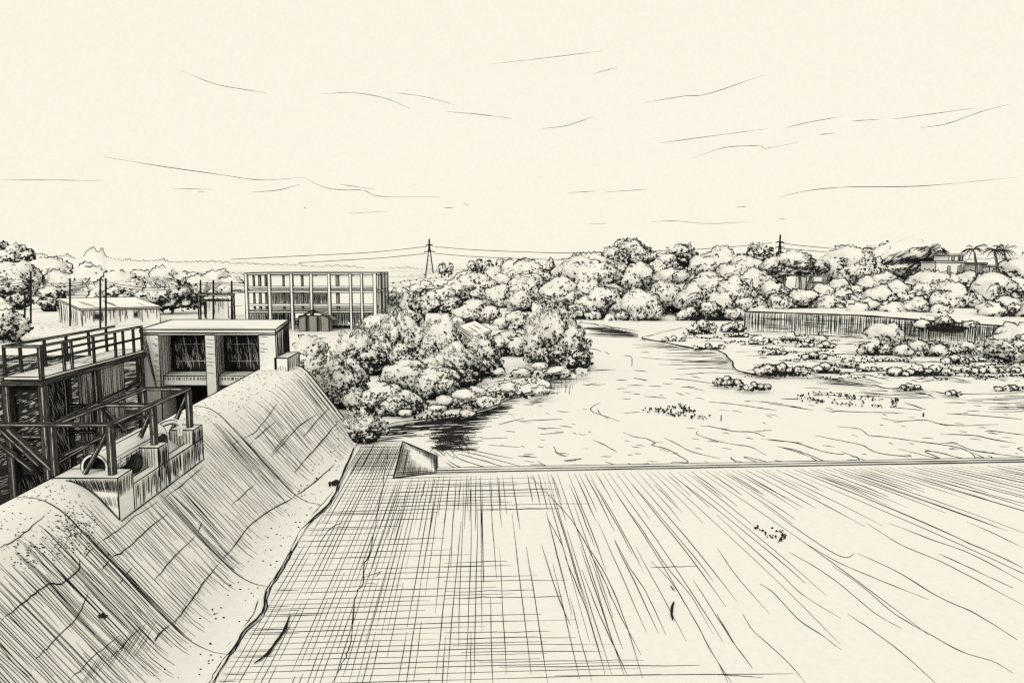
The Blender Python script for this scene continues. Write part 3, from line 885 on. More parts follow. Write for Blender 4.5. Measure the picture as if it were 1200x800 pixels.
for d0, d1, key, n, z0 in ((23.75, 26.8, 'dark', 60, -.3), (27.2, 30.55, 'grey', 70, .6)):  # near panel coloured dark to paint the gloom under the deck
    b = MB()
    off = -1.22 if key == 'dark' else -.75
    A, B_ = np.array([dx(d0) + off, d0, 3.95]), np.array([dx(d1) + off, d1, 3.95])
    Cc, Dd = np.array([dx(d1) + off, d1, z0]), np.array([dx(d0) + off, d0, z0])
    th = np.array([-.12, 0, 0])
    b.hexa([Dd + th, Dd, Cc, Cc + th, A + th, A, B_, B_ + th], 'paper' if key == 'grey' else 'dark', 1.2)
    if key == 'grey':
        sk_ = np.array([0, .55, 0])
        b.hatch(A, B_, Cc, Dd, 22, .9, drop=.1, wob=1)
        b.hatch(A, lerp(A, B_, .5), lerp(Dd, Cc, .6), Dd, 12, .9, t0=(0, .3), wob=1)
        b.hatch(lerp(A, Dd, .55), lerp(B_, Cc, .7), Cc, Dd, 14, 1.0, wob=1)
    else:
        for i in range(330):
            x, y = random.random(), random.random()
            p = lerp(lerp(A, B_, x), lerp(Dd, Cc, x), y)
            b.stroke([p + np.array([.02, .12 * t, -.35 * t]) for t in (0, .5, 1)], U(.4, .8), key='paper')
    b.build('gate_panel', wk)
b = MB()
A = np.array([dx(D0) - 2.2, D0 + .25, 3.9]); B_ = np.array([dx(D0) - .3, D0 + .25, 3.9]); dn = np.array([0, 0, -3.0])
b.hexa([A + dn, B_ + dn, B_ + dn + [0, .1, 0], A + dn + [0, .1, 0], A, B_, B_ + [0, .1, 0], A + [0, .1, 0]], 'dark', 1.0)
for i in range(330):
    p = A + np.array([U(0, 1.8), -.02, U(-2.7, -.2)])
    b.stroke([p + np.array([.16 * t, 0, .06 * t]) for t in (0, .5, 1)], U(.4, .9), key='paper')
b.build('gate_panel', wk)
for (d, z) in ((27, 2.6), (27, 1.6), (23.6, 2.25)):
    b = MB(); b.bar((dx(d) - 1.3, d, z), (dx(d) + .02, d, z), .11, light=.8); b.build('cross_brace', wk)
for z in (1.55, 2.9):
    b = MB(); b.bar((dx(24) - .06, 23.7, z - .35), (dx(30.5) - .06, 30.5, z), .11, light=.8); b.build('cross_brace', wk)
for u0, v0, u1, v1 in ((0, 502, 46, 545), (0, 520, 40, 552)):
    p, q = at_y(u0, v0, 23.4), at_y(u1, v1, 23.4)
    b = MB(); b.bar(p, q, .11, light=.9); b.build('cross_brace', wk)

# ---- plinth on the crest
pl = thing('concrete_plinth', 'open concrete trough plinth set into the weir crest', 'plinth', CH(17.7, -3.3, 2.0))
def cb(b, d0, d1, r0, r1, z0, z1, key='paper', w=1.6, keys=None):
    b.hexa([CH(d0, r0, z0), CH(d0, r1, z0), CH(d1, r1, z0), CH(d1, r0, z0), CH(d0, r0, z1), CH(d0, r1, z1), CH(d1, r1, z1), CH(d1, r0, z1)], key, w, keys)
def ch_hatch(b, d0, d1, rel, z0, z1, n, **kw):
    b.hatch(CH(d0, rel, z1), CH(d1, rel, z1), CH(d1, rel, z0), CH(d0, rel, z0), n, **kw)
b = MB()
cb(b, 15.2, 15.9, -4.05, -2.65, 1.9, 3.38)
b.hatch(CH(15.19, -3.7, 3.36), CH(15.19, -2.66, 3.36), CH(15.19, -2.66, 3.05), CH(15.19, -3.5, 3.12), 30, w=1.0)
b.hatch(CH(15.19, -3.3, 2.98), CH(15.19, -2.66, 2.98), CH(15.19, -2.66, 2.7), CH(15.19, -3.1, 2.86), 14, w=.6)
ch_hatch(b, 15.2, 15.9, -2.645, 2.95, 3.36, 10, w=1.0)
b.stroke([S(15.17, r, .01) for r in np.linspace(-3.75, -2.64, 10)], 1.8, taper=.6)
b.build('end_wall', pl)
b = MB()
cb(b, 15.902, 20.2, -2.9, -2.65, 1.4, 3.03)
ch_hatch(b, 15.95, 20.15, -2.645, 2.3, 3.0, 52, w=.9, t1=(.5, 1.05), jit=.5)
ch_hatch(b, 16.6, 19.2, -2.645, 2.3, 3.0, 14, w=.9, t1=(.3, .8), jit=.5)
b.stroke([S(d, -2.62, .01) for d in np.linspace(15.2, 20.2, 12)], 1.8, taper=.8, wob=.6)
b.build('front_wall', pl)
b = MB()
cb(b, 15.902, 20.2, -4.05, -2.902, 1.9, 2.86)
b.dots(lambda: (CH(U(15.95, 20), U(-4, -2.95), 2.862), (0, 0, 1)), 240, (.5, 1.1))
for i in range(50):
    d = U(16.4, 19.8)
    b.line(CH(d, -3.5 + U(-.1, .1), 2.865), CH(d + .1, -3.1 + U(-.2, .1), 2.865), .9)
b.build('gravel_floor', pl)
for d0, d1, r0, z in ((17.3, 17.85, -3.15, 3.5), (19.55, 20.21, -3.3, 3.41)):
    b = MB()
    cb(b, d0, d1, r0, -2.648, 2.4, z)
    ch_hatch(b, d0, d1, -2.643, 2.9, z - .02, 9, w=1.0)
    b.hatch(CH(d0 - .005, r0, z), CH(d0 - .005, -2.65, z), CH(d0 - .005, -2.65, z - .5), CH(d0 - .005, r0, z - .5), 8, .8)
    b.build('footing_block', pl)
b = MB()
cb(b, 15.95, 20.1, -4.05, -3.85, 2.87, 3.06)
b.build('kerb_beam', pl)

# ---- steel frame on the plinth
fr = thing('hoist_frame', 'dark steel hoist frame with diagonal braces standing on the plinth', 'steel frame', CH(17.7, -3.4, 3.38))
FZ = 4.5
def fbar(a, c, t=.085, name='rail', light=1.0):
    b = MB(); b.bar(a, c, t, light=light, w=1.1); b.build(name, fr)
FR, BR = -2.87, -4.08
DS = (15.45, 17.6, 19.9)
FT = (3.385, 3.505, 3.415)
for d, z in zip(DS, FT):
    fbar(CH(d, FR, z), CH(d, FR, FZ - .05), .125, 'post', 1.0)
for d in DS:
    fbar(CH(d, BR - .04, 3.2), CH(d, BR - .04, FZ - .05), .115, 'post', .8)
fbar(CH(15.4, FR, FZ), CH(19.98, FR, FZ))
fbar(CH(15.4, BR, FZ), CH(19.98, BR, FZ))
for d in DS:
    fbar(CH(d, BR - (1.2 if d < 16 else 0), FZ - .004), CH(d, FR, FZ - .004), .08)
for d, z, o in zip(DS, FT, (0, -.05, -.05)):
    fbar(CH(d + .02, FR - .02, FZ - .1), CH(d + .02, FR - .62, 3.1 if d > 16 else 3.4), .075, 'brace', .8)
fbar(CH(15.45, BR - 1.0, FZ - .1), CH(15.45, BR - .1, 3.5), .095, 'brace', .9)
fbar(CH(17.6, BR, FZ - .12), CH(18.6, BR, 3.6), .09, 'brace', .5)
fbar(CH(15.6, BR, 3.75), CH(19.8, BR, 3.75), .07, 'rail', .8)

# ---- drum, gear and pipe inside the frame
dr = thing('gate_drum', 'pale horizontal drum with an open dark end lying on the plinth gravel', 'drum', CH(17.3, -3.5, 2.87))
def tubeX(b, d0, d1, rel, z, r, key, n=16, cap=None, w=1.2):
    ring = lambda d, rr: [CH(d, rel + rr * math.cos(a), z + rr * math.sin(a)) for a in np.linspace(0, 2 * math.pi, n, endpoint=False)]
    A, B_ = ring(d0, r), ring(d1, r)
    for i in range(n):
        b.face([A[i], A[(i + 1) % n], B_[(i + 1) % n], B_[i]], key)
    b.face(B_, key)
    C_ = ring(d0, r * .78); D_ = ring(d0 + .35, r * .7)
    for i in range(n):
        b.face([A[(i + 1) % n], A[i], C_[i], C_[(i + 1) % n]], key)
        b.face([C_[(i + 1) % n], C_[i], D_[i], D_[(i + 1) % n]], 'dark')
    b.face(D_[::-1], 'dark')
    b.stroke(A + A[:1], w, taper=.9); b.stroke(C_ + C_[:1], w, taper=.9); b.stroke(B_ + B_[:1], w, taper=.9)
b = MB()
tubeX(b, 15.75, 18.9, -3.42, 3.46, .31, 'paper')
for d_ in (16.3, 18.4):
    cb(b, d_, d_ + .2, -3.6, -3.24, 2.87, 3.2, 'paper', 1.0)
for a in (.35, .1, -.15, -.4, 1.4):
    b.stroke([CH(d, -3.42 + .316 * math.cos(a), 3.46 + .316 * math.sin(a)) for d in np.linspace(16, 18.8, 6)], 1.0, wob=1)
for i in range(60):
    d = U(16.1, 18.8); a0 = U(-.6, .3)
    b.stroke([CH(d, -3.42 + .317 * math.cos(a), 3.46 + .317 * math.sin(a)) for a in (a0, a0 - .3, a0 - .6)], .9)
b.build('barrel', dr)
for gears in (((17.0, -3.02, 3.2, .2),), ((18.3, -3.0, 3.3, .2), (18.6, -3.05, 3.34, .17))):
    b = MB()
    for d, rr, z, s in gears:
        n_ = 14
        f1 = [CH(d + s * 1.25 * (1 + .12 * (k % 2)) * math.cos(k * 6.2832 / n_), rr, z + s * (1 + .12 * (k % 2)) * math.sin(k * 6.2832 / n_)) for k in range(n_)]
        f2 = [p + np.array([-.25, 0, .03]) for p in f1]
        b.face(f1, 'dark'); b.face(f2[::-1], 'dark')
        for k in range(n_):
            b.face([f1[k], f2[k], f2[(k + 1) % n_], f1[(k + 1) % n_]], 'dark')
        b.stroke([CH(d + s * .5 * math.cos(t), rr + .01, z + s * .45 * math.sin(t)) for t in np.linspace(0, 6.28, 9)], .6, key='grey')
    b.line(CH(gears[0][0] - .3, -3.1, gears[0][2] - .15), CH(gears[-1][0] + .3, -3.1, gears[0][2] - .15), 3, 3)
    b.build('gear_wheel', dr)
b = MB()
pp = smooth([CH(18.9, -3.42, 3.5), CH(19.1, -3.38, 3.62), CH(19.3, -3.15, 3.7), CH(19.4, -2.98, 3.62), CH(19.4, -2.96, 3.3)], 6)
b.stroke(pp, 6, taper=1, key='paper', grain=0)
b.stroke([p + np.array([0, -.05, .055]) for p in pp], 1.1); b.stroke([p + np.array([.02, -.05, -.055]) for p in pp], 1.1)
b.build('outlet_pipe', dr)
b = MB()
b.hexa([CH(16.4, -3.85, 3.08), CH(16.4, -3.72, 3.08), CH(20, -3.72, 3.08), CH(20, -3.85, 3.08), CH(16.4, -3.85, 3.16), CH(16.4, -3.72, 3.16), CH(20, -3.72, 3.16), CH(20, -3.85, 3.16)], 'paper', 1.2)
b.build('guide_plank', **P_('narrow pale plank laid lengthwise behind the drum on the plinth', 'plank'))

# ================================================================ PLANTS
import bmesh
def ico(n):
    bm = bmesh.new()
    bmesh.ops.create_icosphere(bm, subdivisions=n, radius=1)
    bm.verts.ensure_lookup_table()
    V = np.array([v.co[:] for v in bm.verts]); F = [tuple(v.index for v in f.verts) for f in bm.faces]
    bm.free()
    return V, F
ICO = {2: ico(2), 3: ico(3), 4: ico(4)}
LDIR = np.array([-.50, -.30, .81])  # light direction that the drawn leaf shade follows
def lobe(b, c, r3, px, seed, dk=.5, amp=3.0, bump=5.0, outline=True, ow=1.45, hatch=0, fl=1.25, pat=.24, curl=0, low=0.0):
    """One leafy clump: a pale lumpy body, its leaf edge drawn round it, shade drawn on it in ink flecks and hatching."""
    r3 = np.asarray(r3, float)
    Rp = float(np.mean(r3)) / px
    fq = max(1.2, Rp / bump)
    am = min(.3, amp / Rp)
    lf = .42 if Rp > 7 else .2
    lvl = 2 if Rp < 9 else 3 if Rp < 34 else 4
    D, F = ICO[lvl]
    def rad(d):
        return 1 + lf * noise.noise(Vector(d) * 1.35 + Vector((seed, seed, 0))) + am * (noise.noise(Vector(d) * fq + Vector((seed, 0, 0))) * 1.6 + .4 * noise.noise(Vector(d) * fq * 2.1 + Vector((0, seed, 0))))
    def pt(d):
        q = d * rad(d) * r3
        if q[2] < 0:
            q[2] *= .85
        return c + q
    V = np.array([pt(d) for d in D])
    b.mesh(V, F, 'leaf')
    tocam = EYE - c
    leafy = 1.35 if amp > 3.5 else 1.0
    tocam /= np.linalg.norm(tocam)
    if outline:
        uv = proj(V); cu = uv.mean(0)
        ang = np.arctan2(-(uv[:, 1] - cu[1]), uv[:, 0] - cu[0])
        rr = np.hypot(uv[:, 0] - cu[0], uv[:, 1] - cu[1])
        nb = int(np.clip(2 * math.pi * Rp / 4.8, 12, 80))
        bi = ((ang + math.pi) / (2 * math.pi) * nb).astype(int) % nb
        pts = {}
        for k in range(nb):
            m = np.where(bi == k)[0]
            if len(m):
                pts[k] = V[m[np.argmax(rr[m])]]
        run = []
        k0 = int(nb * .75)
        for kk in range(nb + 1):
            k = (k0 + kk) % nb
            a = (k + .5) / nb * 2 * math.pi - math.pi
            ok = k in pts and math.sin(a) > (-.55 if math.cos(a) > 0 else -.35) and random.random() > (.07 if amp <= 3.5 else .45)
            if ok:
                p = pts[k]
                if run and np.linalg.norm(p - run[-1]) > 2.6 * 2 * math.pi * Rp / nb * px:
                    if len(run) > 1:
                        b.stroke(run, ow, taper=.6, wob=.5)
                    run = []
                if run:
                    m_ = (run[-1] + p) / 2
                    o = m_ - c; o /= np.linalg.norm(o)
                    run += [m_ + o * min(np.linalg.norm(p - run[-1]), 7 * px) * U(.2, .55)]
                run.append(p)
            if (not ok or kk == nb) and len(run) > 1:
                b.stroke(run, ow, taper=.6, wob=.5)
                run = []
            elif not ok:
                run = []
    if amp > 3.5:                 # loose sprays of leaves standing out of the clump
        for _ in range(int(math.pi * r3[0] * r3[2] / px / px / 25)):
            d = np.array([random.gauss(0, 1) for _ in range(3)]) + tocam * .45 + np.array([0, 0, .5]); d /= np.linalg.norm(d)
            if np.dot(d, tocam) < -.3:
                continue
            nn = d / r3; nn /= np.linalg.norm(nn)
            g = nn * U(.5, 1) + np.array([U(-.6, .6), U(-.3, .1), U(.1, .9)]); g /= np.linalg.norm(g)
            sd = np.cross(g, tocam); sd /= max(1e-6, np.linalg.norm(sd))
            p = pt(d); L = px * U(3.0, 6.5)
            m1, m2, q_ = p + g * L * .5 + sd * L * U(.2, .32), p + g * L * .5 - sd * L * U(.2, .32), p + g * L
            b.face([p, m1, q_, m2], 'leaf')
            b.stroke([p, m1, q_], U(.7, 1.0), taper=.6)
            if random.random() < .5:
                b.stroke([q_, m2, p], U(.7, 1.0), taper=.6)
            if random.random() < dk * .5:
                b.fleck(p + nn * px * .6, nn, px * U(.8, 1.5), long=U(1, 2))
    # ink leaf flecks drawn as shade, thicker away from the light
    area = math.pi * r3[0] * r3[2] / px / px * 1.7
    n = int(area / 1.25)
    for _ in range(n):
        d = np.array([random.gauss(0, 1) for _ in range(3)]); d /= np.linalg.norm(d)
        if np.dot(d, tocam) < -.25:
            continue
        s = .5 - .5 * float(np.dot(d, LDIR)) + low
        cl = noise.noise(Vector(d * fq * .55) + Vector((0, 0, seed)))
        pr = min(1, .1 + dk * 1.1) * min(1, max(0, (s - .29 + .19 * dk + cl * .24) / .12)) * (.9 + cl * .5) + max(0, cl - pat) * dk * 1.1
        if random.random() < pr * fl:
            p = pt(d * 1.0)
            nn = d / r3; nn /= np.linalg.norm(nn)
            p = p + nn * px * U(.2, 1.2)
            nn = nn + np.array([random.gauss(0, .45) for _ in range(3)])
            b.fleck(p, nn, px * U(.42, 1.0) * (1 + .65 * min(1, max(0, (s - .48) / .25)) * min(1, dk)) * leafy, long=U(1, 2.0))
    for _ in range(int(hatch * area / (22 if hatch < 2 else 15))):  # hatching drawn as shade on the side away from the light
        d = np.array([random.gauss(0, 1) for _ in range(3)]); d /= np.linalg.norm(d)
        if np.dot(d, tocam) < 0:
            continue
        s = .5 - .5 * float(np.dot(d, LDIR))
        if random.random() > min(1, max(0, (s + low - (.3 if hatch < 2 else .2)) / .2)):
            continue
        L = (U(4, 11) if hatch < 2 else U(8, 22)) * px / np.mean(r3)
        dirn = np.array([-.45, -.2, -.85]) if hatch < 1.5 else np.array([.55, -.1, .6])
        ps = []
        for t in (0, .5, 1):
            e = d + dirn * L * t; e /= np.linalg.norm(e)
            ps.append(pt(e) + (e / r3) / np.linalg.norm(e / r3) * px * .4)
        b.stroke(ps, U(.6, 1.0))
    for _ in range(int(Rp / 7.5 * min(1, .35 + dk)) if Rp > 8 else 0):      # edges of smaller sprays within the clump
        d = np.array([random.gauss(0, 1) for _ in range(3)]) + tocam * 1.2 + np.array([0, 0, .35]); d /= np.linalg.norm(d)
        t1 = np.cross(d, [0, 0, 1.0]); t1 /= max(1e-6, np.linalg.norm(t1)); t2 = np.cross(t1, d)
        sp, ps = U(.3, .6), []
        nb_ = max(6, int(sp * 2 * Rp / 1.6))
        for k in range(nb_ + 1):
            th = (k / nb_ * 2 - 1) * sp
            e = d + t1 * th + t2 * (.3 * (math.cos(th / sp * 1.5) - .6) * sp * 1.6 + abs(math.sin(k * 1.05)) * 1.3 / Rp)
            e /= np.linalg.norm(e); ps.append(pt(e) + e * px * .35)
            for _ in range(random.choice((0, 1, 2, 3)) if random.random() < dk * 1.15 and th * t1[0] > -sp * .5 else 0):
                e2 = e - t2 * U(1.5, 8) / Rp * (1.2 - abs(th / sp)) + t1 * U(-1.5, 1.5) / Rp
                e2 /= np.linalg.norm(e2)
                b.fleck(pt(e2) + e2 * px * U(.2, .7), e2 + np.array([random.gauss(0, .3) for _ in range(3)]), px * U(.45, .95), long=U(1, 1.9))
        b.stroke(ps, U(.75, 1.05), wob=.3)
    for _ in range(int(curl * area / 40)):       # little leaf curls on the pale top
        d = np.array([random.gauss(0, 1) for _ in range(3)]); d /= np.linalg.norm(d)
        if np.dot(d, tocam) < .1:
            continue
        a = U(0, 6.28); ps = []
        t1 = np.cross(d, [.3, .5, .8]); t1 /= np.linalg.norm(t1); t2 = np.cross(d, t1)
        for t in (0, 1, 2, 3):
            e = d + (t1 * math.cos(a + t * .8) + t2 * math.sin(a + t * .8)) * 1.9 * px / np.mean(r3)
            e /= np.linalg.norm(e); ps.append(pt(e) + e * px * .3)
        b.stroke(ps, .7)

def crown(b, u, vt, vb, w, d, dk=.5, n=None, hatch=.9, spiky=0, seed=None, flat=1.0, bump=5.0, pat=.24, curl=.25, grass=0):
    """Foliage filling the picture box centred on u, vt..vb, w wide, at distance d."""
    seed = U(0, 200) if seed is None else seed
    c0 = at_y(u, (vt + vb) / 2.0, d)
    px = px_m(c0)
    a, h = w * px / 2, (vb - vt) * px / 2
    n = n or int(np.clip(w * (vb - vt) / 420.0, 2, 9))
    if n <= 2 and w < 1.5 * (vb - vt):
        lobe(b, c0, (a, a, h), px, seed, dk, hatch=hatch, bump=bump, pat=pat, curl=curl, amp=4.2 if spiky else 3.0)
        return px
    if spiky:                                   # upright plumes of leaves fanning from the foot
        m = max(4, int(w / 13))
        for i in range(m):
            t_ = (i + .5) / m * 2 - 1 + U(-.12, .12)
            hg = h * (1.02 - .38 * t_ * t_) * U(.66, 1.02)
            rx = a / m * U(2.0, 3.0)
            back = i % 2
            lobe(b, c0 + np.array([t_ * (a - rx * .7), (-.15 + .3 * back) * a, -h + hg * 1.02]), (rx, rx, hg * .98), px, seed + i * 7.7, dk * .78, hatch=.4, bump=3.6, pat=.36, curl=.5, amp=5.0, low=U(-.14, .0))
        for i in range(max(3, int(w / 14))):
            t_ = U(-.85, .85)
            q = h * U(.3, .58)
            lobe(b, c0 + np.array([t_ * (a - q), -.55 * a, -h + q * .8]), (q * 1.4, q, q * .85), px, seed + i * 3.3 + 50, dk, hatch=.5, bump=3.6, pat=.2, amp=4.0, low=U(0, .24))
        items = []
        return leaf_fringe(b, c0, a, h, px, w, spiky)
    items = []
    k = 0
    r = np.clip(1.45 * math.sqrt(a * h / n), .42 * min(a, h), .86 * min(a, h))
    items = [(-a + r * .95, -h * .15, r), (a - r * .95, -h * .2, r), (0, h - r * .8, r * 1.05)]
    for i in range(max(0, n - 3)):
        t = (i + .5) / max(1, n - 3)
        x = (t * 2 - 1) * (a - r * .9) * U(.7, 1)
        z = U(-.75, .55) * (h - r * .5)
        items.append((x, z, r * U(.5, 1.3)))
    for (x, z, q) in items:  # lower and right-hand clumps get more drawn shade
        dep = -(.5 - z / (2 * h)) * min(a, 1.3 * h) * .8 + U(-.1, .1) * a
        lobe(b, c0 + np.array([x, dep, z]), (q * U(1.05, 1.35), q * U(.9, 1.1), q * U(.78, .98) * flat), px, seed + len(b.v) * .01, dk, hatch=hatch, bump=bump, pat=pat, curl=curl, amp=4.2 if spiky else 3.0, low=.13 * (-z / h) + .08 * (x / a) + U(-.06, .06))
    # dark leaf flecks drawn as shade between and under the clumps
    for _ in range(int(w * (vb - vt) * (.09 if dk < .8 else .16) * dk)):
        x, z = U(-.8, .8) * a, -h * U(.35, 1.0)
        p = c0 + np.array([x * (1 - .25 * abs(z / h)), -U(.3, .9) * min(a, 1.3 * h), z])
        b.fleck(p, (U(-.4, .4), -1, U(-.4, .6)), px * U(.8, 1.6), long=U(1, 1.8))
    return px

def leaf_fringe(b, c0, a, h, px, w, spiky):
    if spiky:
        for _ in range(int(w * spiky)):
            th = U(.15, 3.0)
            p = c0 + np.array([math.cos(th) * a * U(.55, .98), -U(0, .5) * a, math.sin(th) * h * U(.4, .95)])
            L = px * U(3, 7)
            dr_ = np.array([math.cos(th) * .6 + U(-.3, .3), U(-.3, .1), .8])
            q = p + dr_ * L
            sd_ = np.array([.3 * L, 0, .05 * L])
            b.face([p, (p + q) / 2 + sd_, q, (p + q) / 2 - sd_], 'leaf')
            b.stroke([p, (p + q) / 2 + sd_, q], .9); b.stroke([p, (p + q) / 2 - sd_, q], .9)
    return px

def trunk_mb(b, p, q, r, lean=0, forks=3):
    p, q = np.asarray(p, float), np.asarray(q, float)
    px = px_m(p)
    pts = [lerp(p, q, t) + np.array([lean * math.sin(t * 2.5) * (q[2] - p[2]) * .12, 0, 0]) for t in np.linspace(0, 1, 6)]
    n0 = len(b.v)
    k = 7
    for i, c in enumerate(pts):
        rr = r * (1.25 - .6 * i / 5)
        b.v += [tuple(c + np.array([math.cos(a) * rr, math.sin(a) * rr, 0])) for a in np.linspace(0, 6.2832, k, endpoint=False)]
    ik = b.k('grey')
    for i in range(5):
        for j in range(k):
            b.f.append((n0 + i * k + j, n0 + i * k + (j + 1) % k, n0 + (i + 1) * k + (j + 1) % k, n0 + (i + 1) * k + j)); b.m.append(ik)
    for s in (-1, 1, 0.2):
        b.stroke([c + np.array([s * r * (1.2 - .6 * i / 5), -r * .5, 0]) for i, c in enumerate(pts)], 1.0, wob=.5)
    for i in range(forks):
        t = pts[-2]
        a = U(-1, 1)
        b.stroke([t, t + np.array([a * r * 4, U(-1, 1) * r, r * 5]), t + np.array([a * r * 9, 0, r * 9])], 2.2 * r / px * .5 + .6, taper=.4)

def tree(label, u, vt, vb, w, d, zg=0.1, name='tree', cat='tree', group=None, tr=.9, lean=0, **kw):
    g = at_y(u, 400, d)
    t = thing(name, label, cat, (g[0], d, zg), group)
    b = MB(); px = crown(b, u, vt, vb, w, d, **kw); b.build('crown', t)
    b = MB()
    q = at_y(u, vb - (vb - vt) * .35, d)
    trunk_mb(b, (g[0], d, zg - .6), q, max(.12, w * px * .022 * tr), lean, 3)
    b.build('trunk', t)
def shrub(label, u, vt, vb, w, zg=ZB, d=None, name='shrub', cat='shrub', group=None, **kw):
    if d is None:
        d = float(at_z(u, vb, zg)[1]) + .15
    b = MB(); crown(b, u, vt, vb, w, d, **kw)
    b.build(name, **P_(label, cat, group))

# ---- far woods: belts of crowns that read as one mass
def belt(name, px_pts, d, thick, zb=0.2, w=1.1, sc=5.0, marks=0):
    b = MB()
    pts = smooth([at_y(u, v, d) for u, v in px_pts], 4)
    # scalloped top
    line = []
    q = px_m(pts[0])
    for i in range(len(pts) - 1):
        m = max(1, int(np.linalg.norm(pts[i + 1] - pts[i]) / q / sc))
        for j in range(m):
            a, c = lerp(pts[i], pts[i + 1], j / m), lerp(pts[i], pts[i + 1], (j + 1) / m)
            hh = q * U(.3, 2.0)
            line += [a, lerp(a, c, .3) + [0, 0, hh * .8], lerp(a, c, .65) + [0, 0, hh]]
    line.append(pts[-1])
    n = len(line)
    prof = [(0, 0), (-.25, .35), (-.6, .72), (-1, 1)]       # the canopy rises towards its edge and falls away behind
    zl_ = np.array([p[2] for p in line]); kw_ = min(41, len(zl_) // 2 * 2 - 1)
    zs_ = np.convolve(np.pad(zl_, kw_ // 2, mode='edge'), np.ones(kw_) / kw_, 'valid')
    rows = []
    for dy, k in ((-thick * .5, .0), (-thick * .3, .55), (-thick * .1, .88), (0, 1), (thick * .5, .8), (thick, .0)):
        rows.append([np.array([p[0] * (1 + dy / d), p[1] + dy, zb + ((p[2] if k == 1 else min(zs_[i], p[2] + (zs_[i] - p[2]) * .85)) - zb) * k]) for i, p in enumerate(line)])
    V = [p for r in rows for p in r]
    F = [(i * n + j, i * n + j + 1, (i + 1) * n + j + 1, (i + 1) * n + j) for i in range(len(rows) - 1) for j in range(n - 1)]
    b.mesh(V, F, 'leaf')
    b.stroke(line, w, taper=.8, wob=.3)
    for _ in range(marks):
        j = random.randrange(n - 1); k = random.choice((1, 2))
        p = lerp(rows[k][j], rows[k + 1][j], random.random())
        b.fleck(p + np.array([0, -q, 0]), (0, -1, .4), q * U(.6, 1.3), long=1.5)
    b.build(name, kind='stuff')
belt('distant_woods', [(-20, 294), (20, 297), (42, 298), (52, 299), (60, 303), (75, 300), (80, 299), (86, 303), (96, 304), (102, 295), (110, 291), (115, 297), (120, 292), (125, 302), (140, 306), (150, 305), (165, 307), (185, 306), (191, 304), (197, 307), (220, 308), (237, 307), (270, 309), (300, 310),
     (340, 311), (370, 313), (410, 313), (445, 316), (475, 314), (497, 317), (520, 316)], 640, 70)
belt('distant_woods', [(-20, 316), (12, 315), (35, 314), (60, 318), (100, 322), (140, 320), (160, 323), (215, 321), (240, 321), (270, 321), (300, 323), (330, 324), (440, 325), (470, 325), (500, 323), (520, 325)], 420, 50, w=.9, marks=20)
belt('distant_woods', [(500, 322), (520, 318), (560, 316), (600, 313), (650, 312), (720, 310), (780, 311), (860, 309), (950, 310), (1000, 309), (1060, 312), (1100, 306), (1160, 304), (1230, 302)], 330, 50, w=1.0, marks=60)
belt('distant_woods', [(452, 333), (470, 331), (495, 327), (520, 326), (545, 322), (560, 321), (590, 322)], 250, 26, w=.9, marks=40)

# ---- left bank, far: pale trees, dark trees
G = 'pale trees on the far left plain'
tree('dark bushy tree cut by the left picture edge, rising over the far woods', -2, 286, 312, 66, 230, .2, dk=.75, pat=.1, n=4)
for lab, u, vt, vb, w, d, dk in (
    ('pale round tree on the far plain behind the leftmost thin pole', 20, 314, 350, 50, 170, .12),
    ('pale tree with a broad crown between the crossarm pole and the next pole', 62, 309, 346, 54, 190, .0),
    ('wide pale tree behind the twin poles on the plain', 108, 315, 346, 72, 175, .0),
    ('pale low tree beyond the dark round tree, left of the portal frame', 195, 315, 336, 62, 210, .0),
    ('pale tree behind the portal frame and its poles', 256, 319, 346, 58, 190, .0),
    ('small pale tree above the long hut roof', 146, 322, 352, 46, 150, .1)):
    tree(lab, u, vt, vb, w, d, .2, dk=dk, group=G, hatch=dk, curl=.1)
tree('dark round tree beside the long hut, its trunk leaning to the right', 202, 327, 360, 62, 112, .25, dk=.9, pat=.12, n=6, lean=1, spiky=.2)
shrub('narrow dark shrub left of the long hut, below the crossarm pole', 62, 340, 366, 17, d=118, dk=.85, n=3)
shrub('thin dark shrub between the two leftmost poles', 26, 332, 364, 17, d=122, dk=.85, n=3)
shrub('dark leafy bush at the left picture edge above the walkway railing', 6, 369, 401, 32, dk=.9, pat=.1)
shrub('low dark shrub behind the twin poles by the hut', 135, 338, 356, 44, d=122, dk=.7)
shrub('small dark shrub far left, above the leaf-strewn ground', 3, 328, 346, 22, d=140, dk=.8)
for lab, u, vt, vb, w, d in (('pale trees edge clump right of the pavilion, low and rounded', 470, 338, 352, 40, 150),
                             ('pale round bush on the plain right of the pavilion roof', 500, 330, 346, 34, 170)):
    shrub(lab, u, vt, vb, w, d=d, dk=.35)

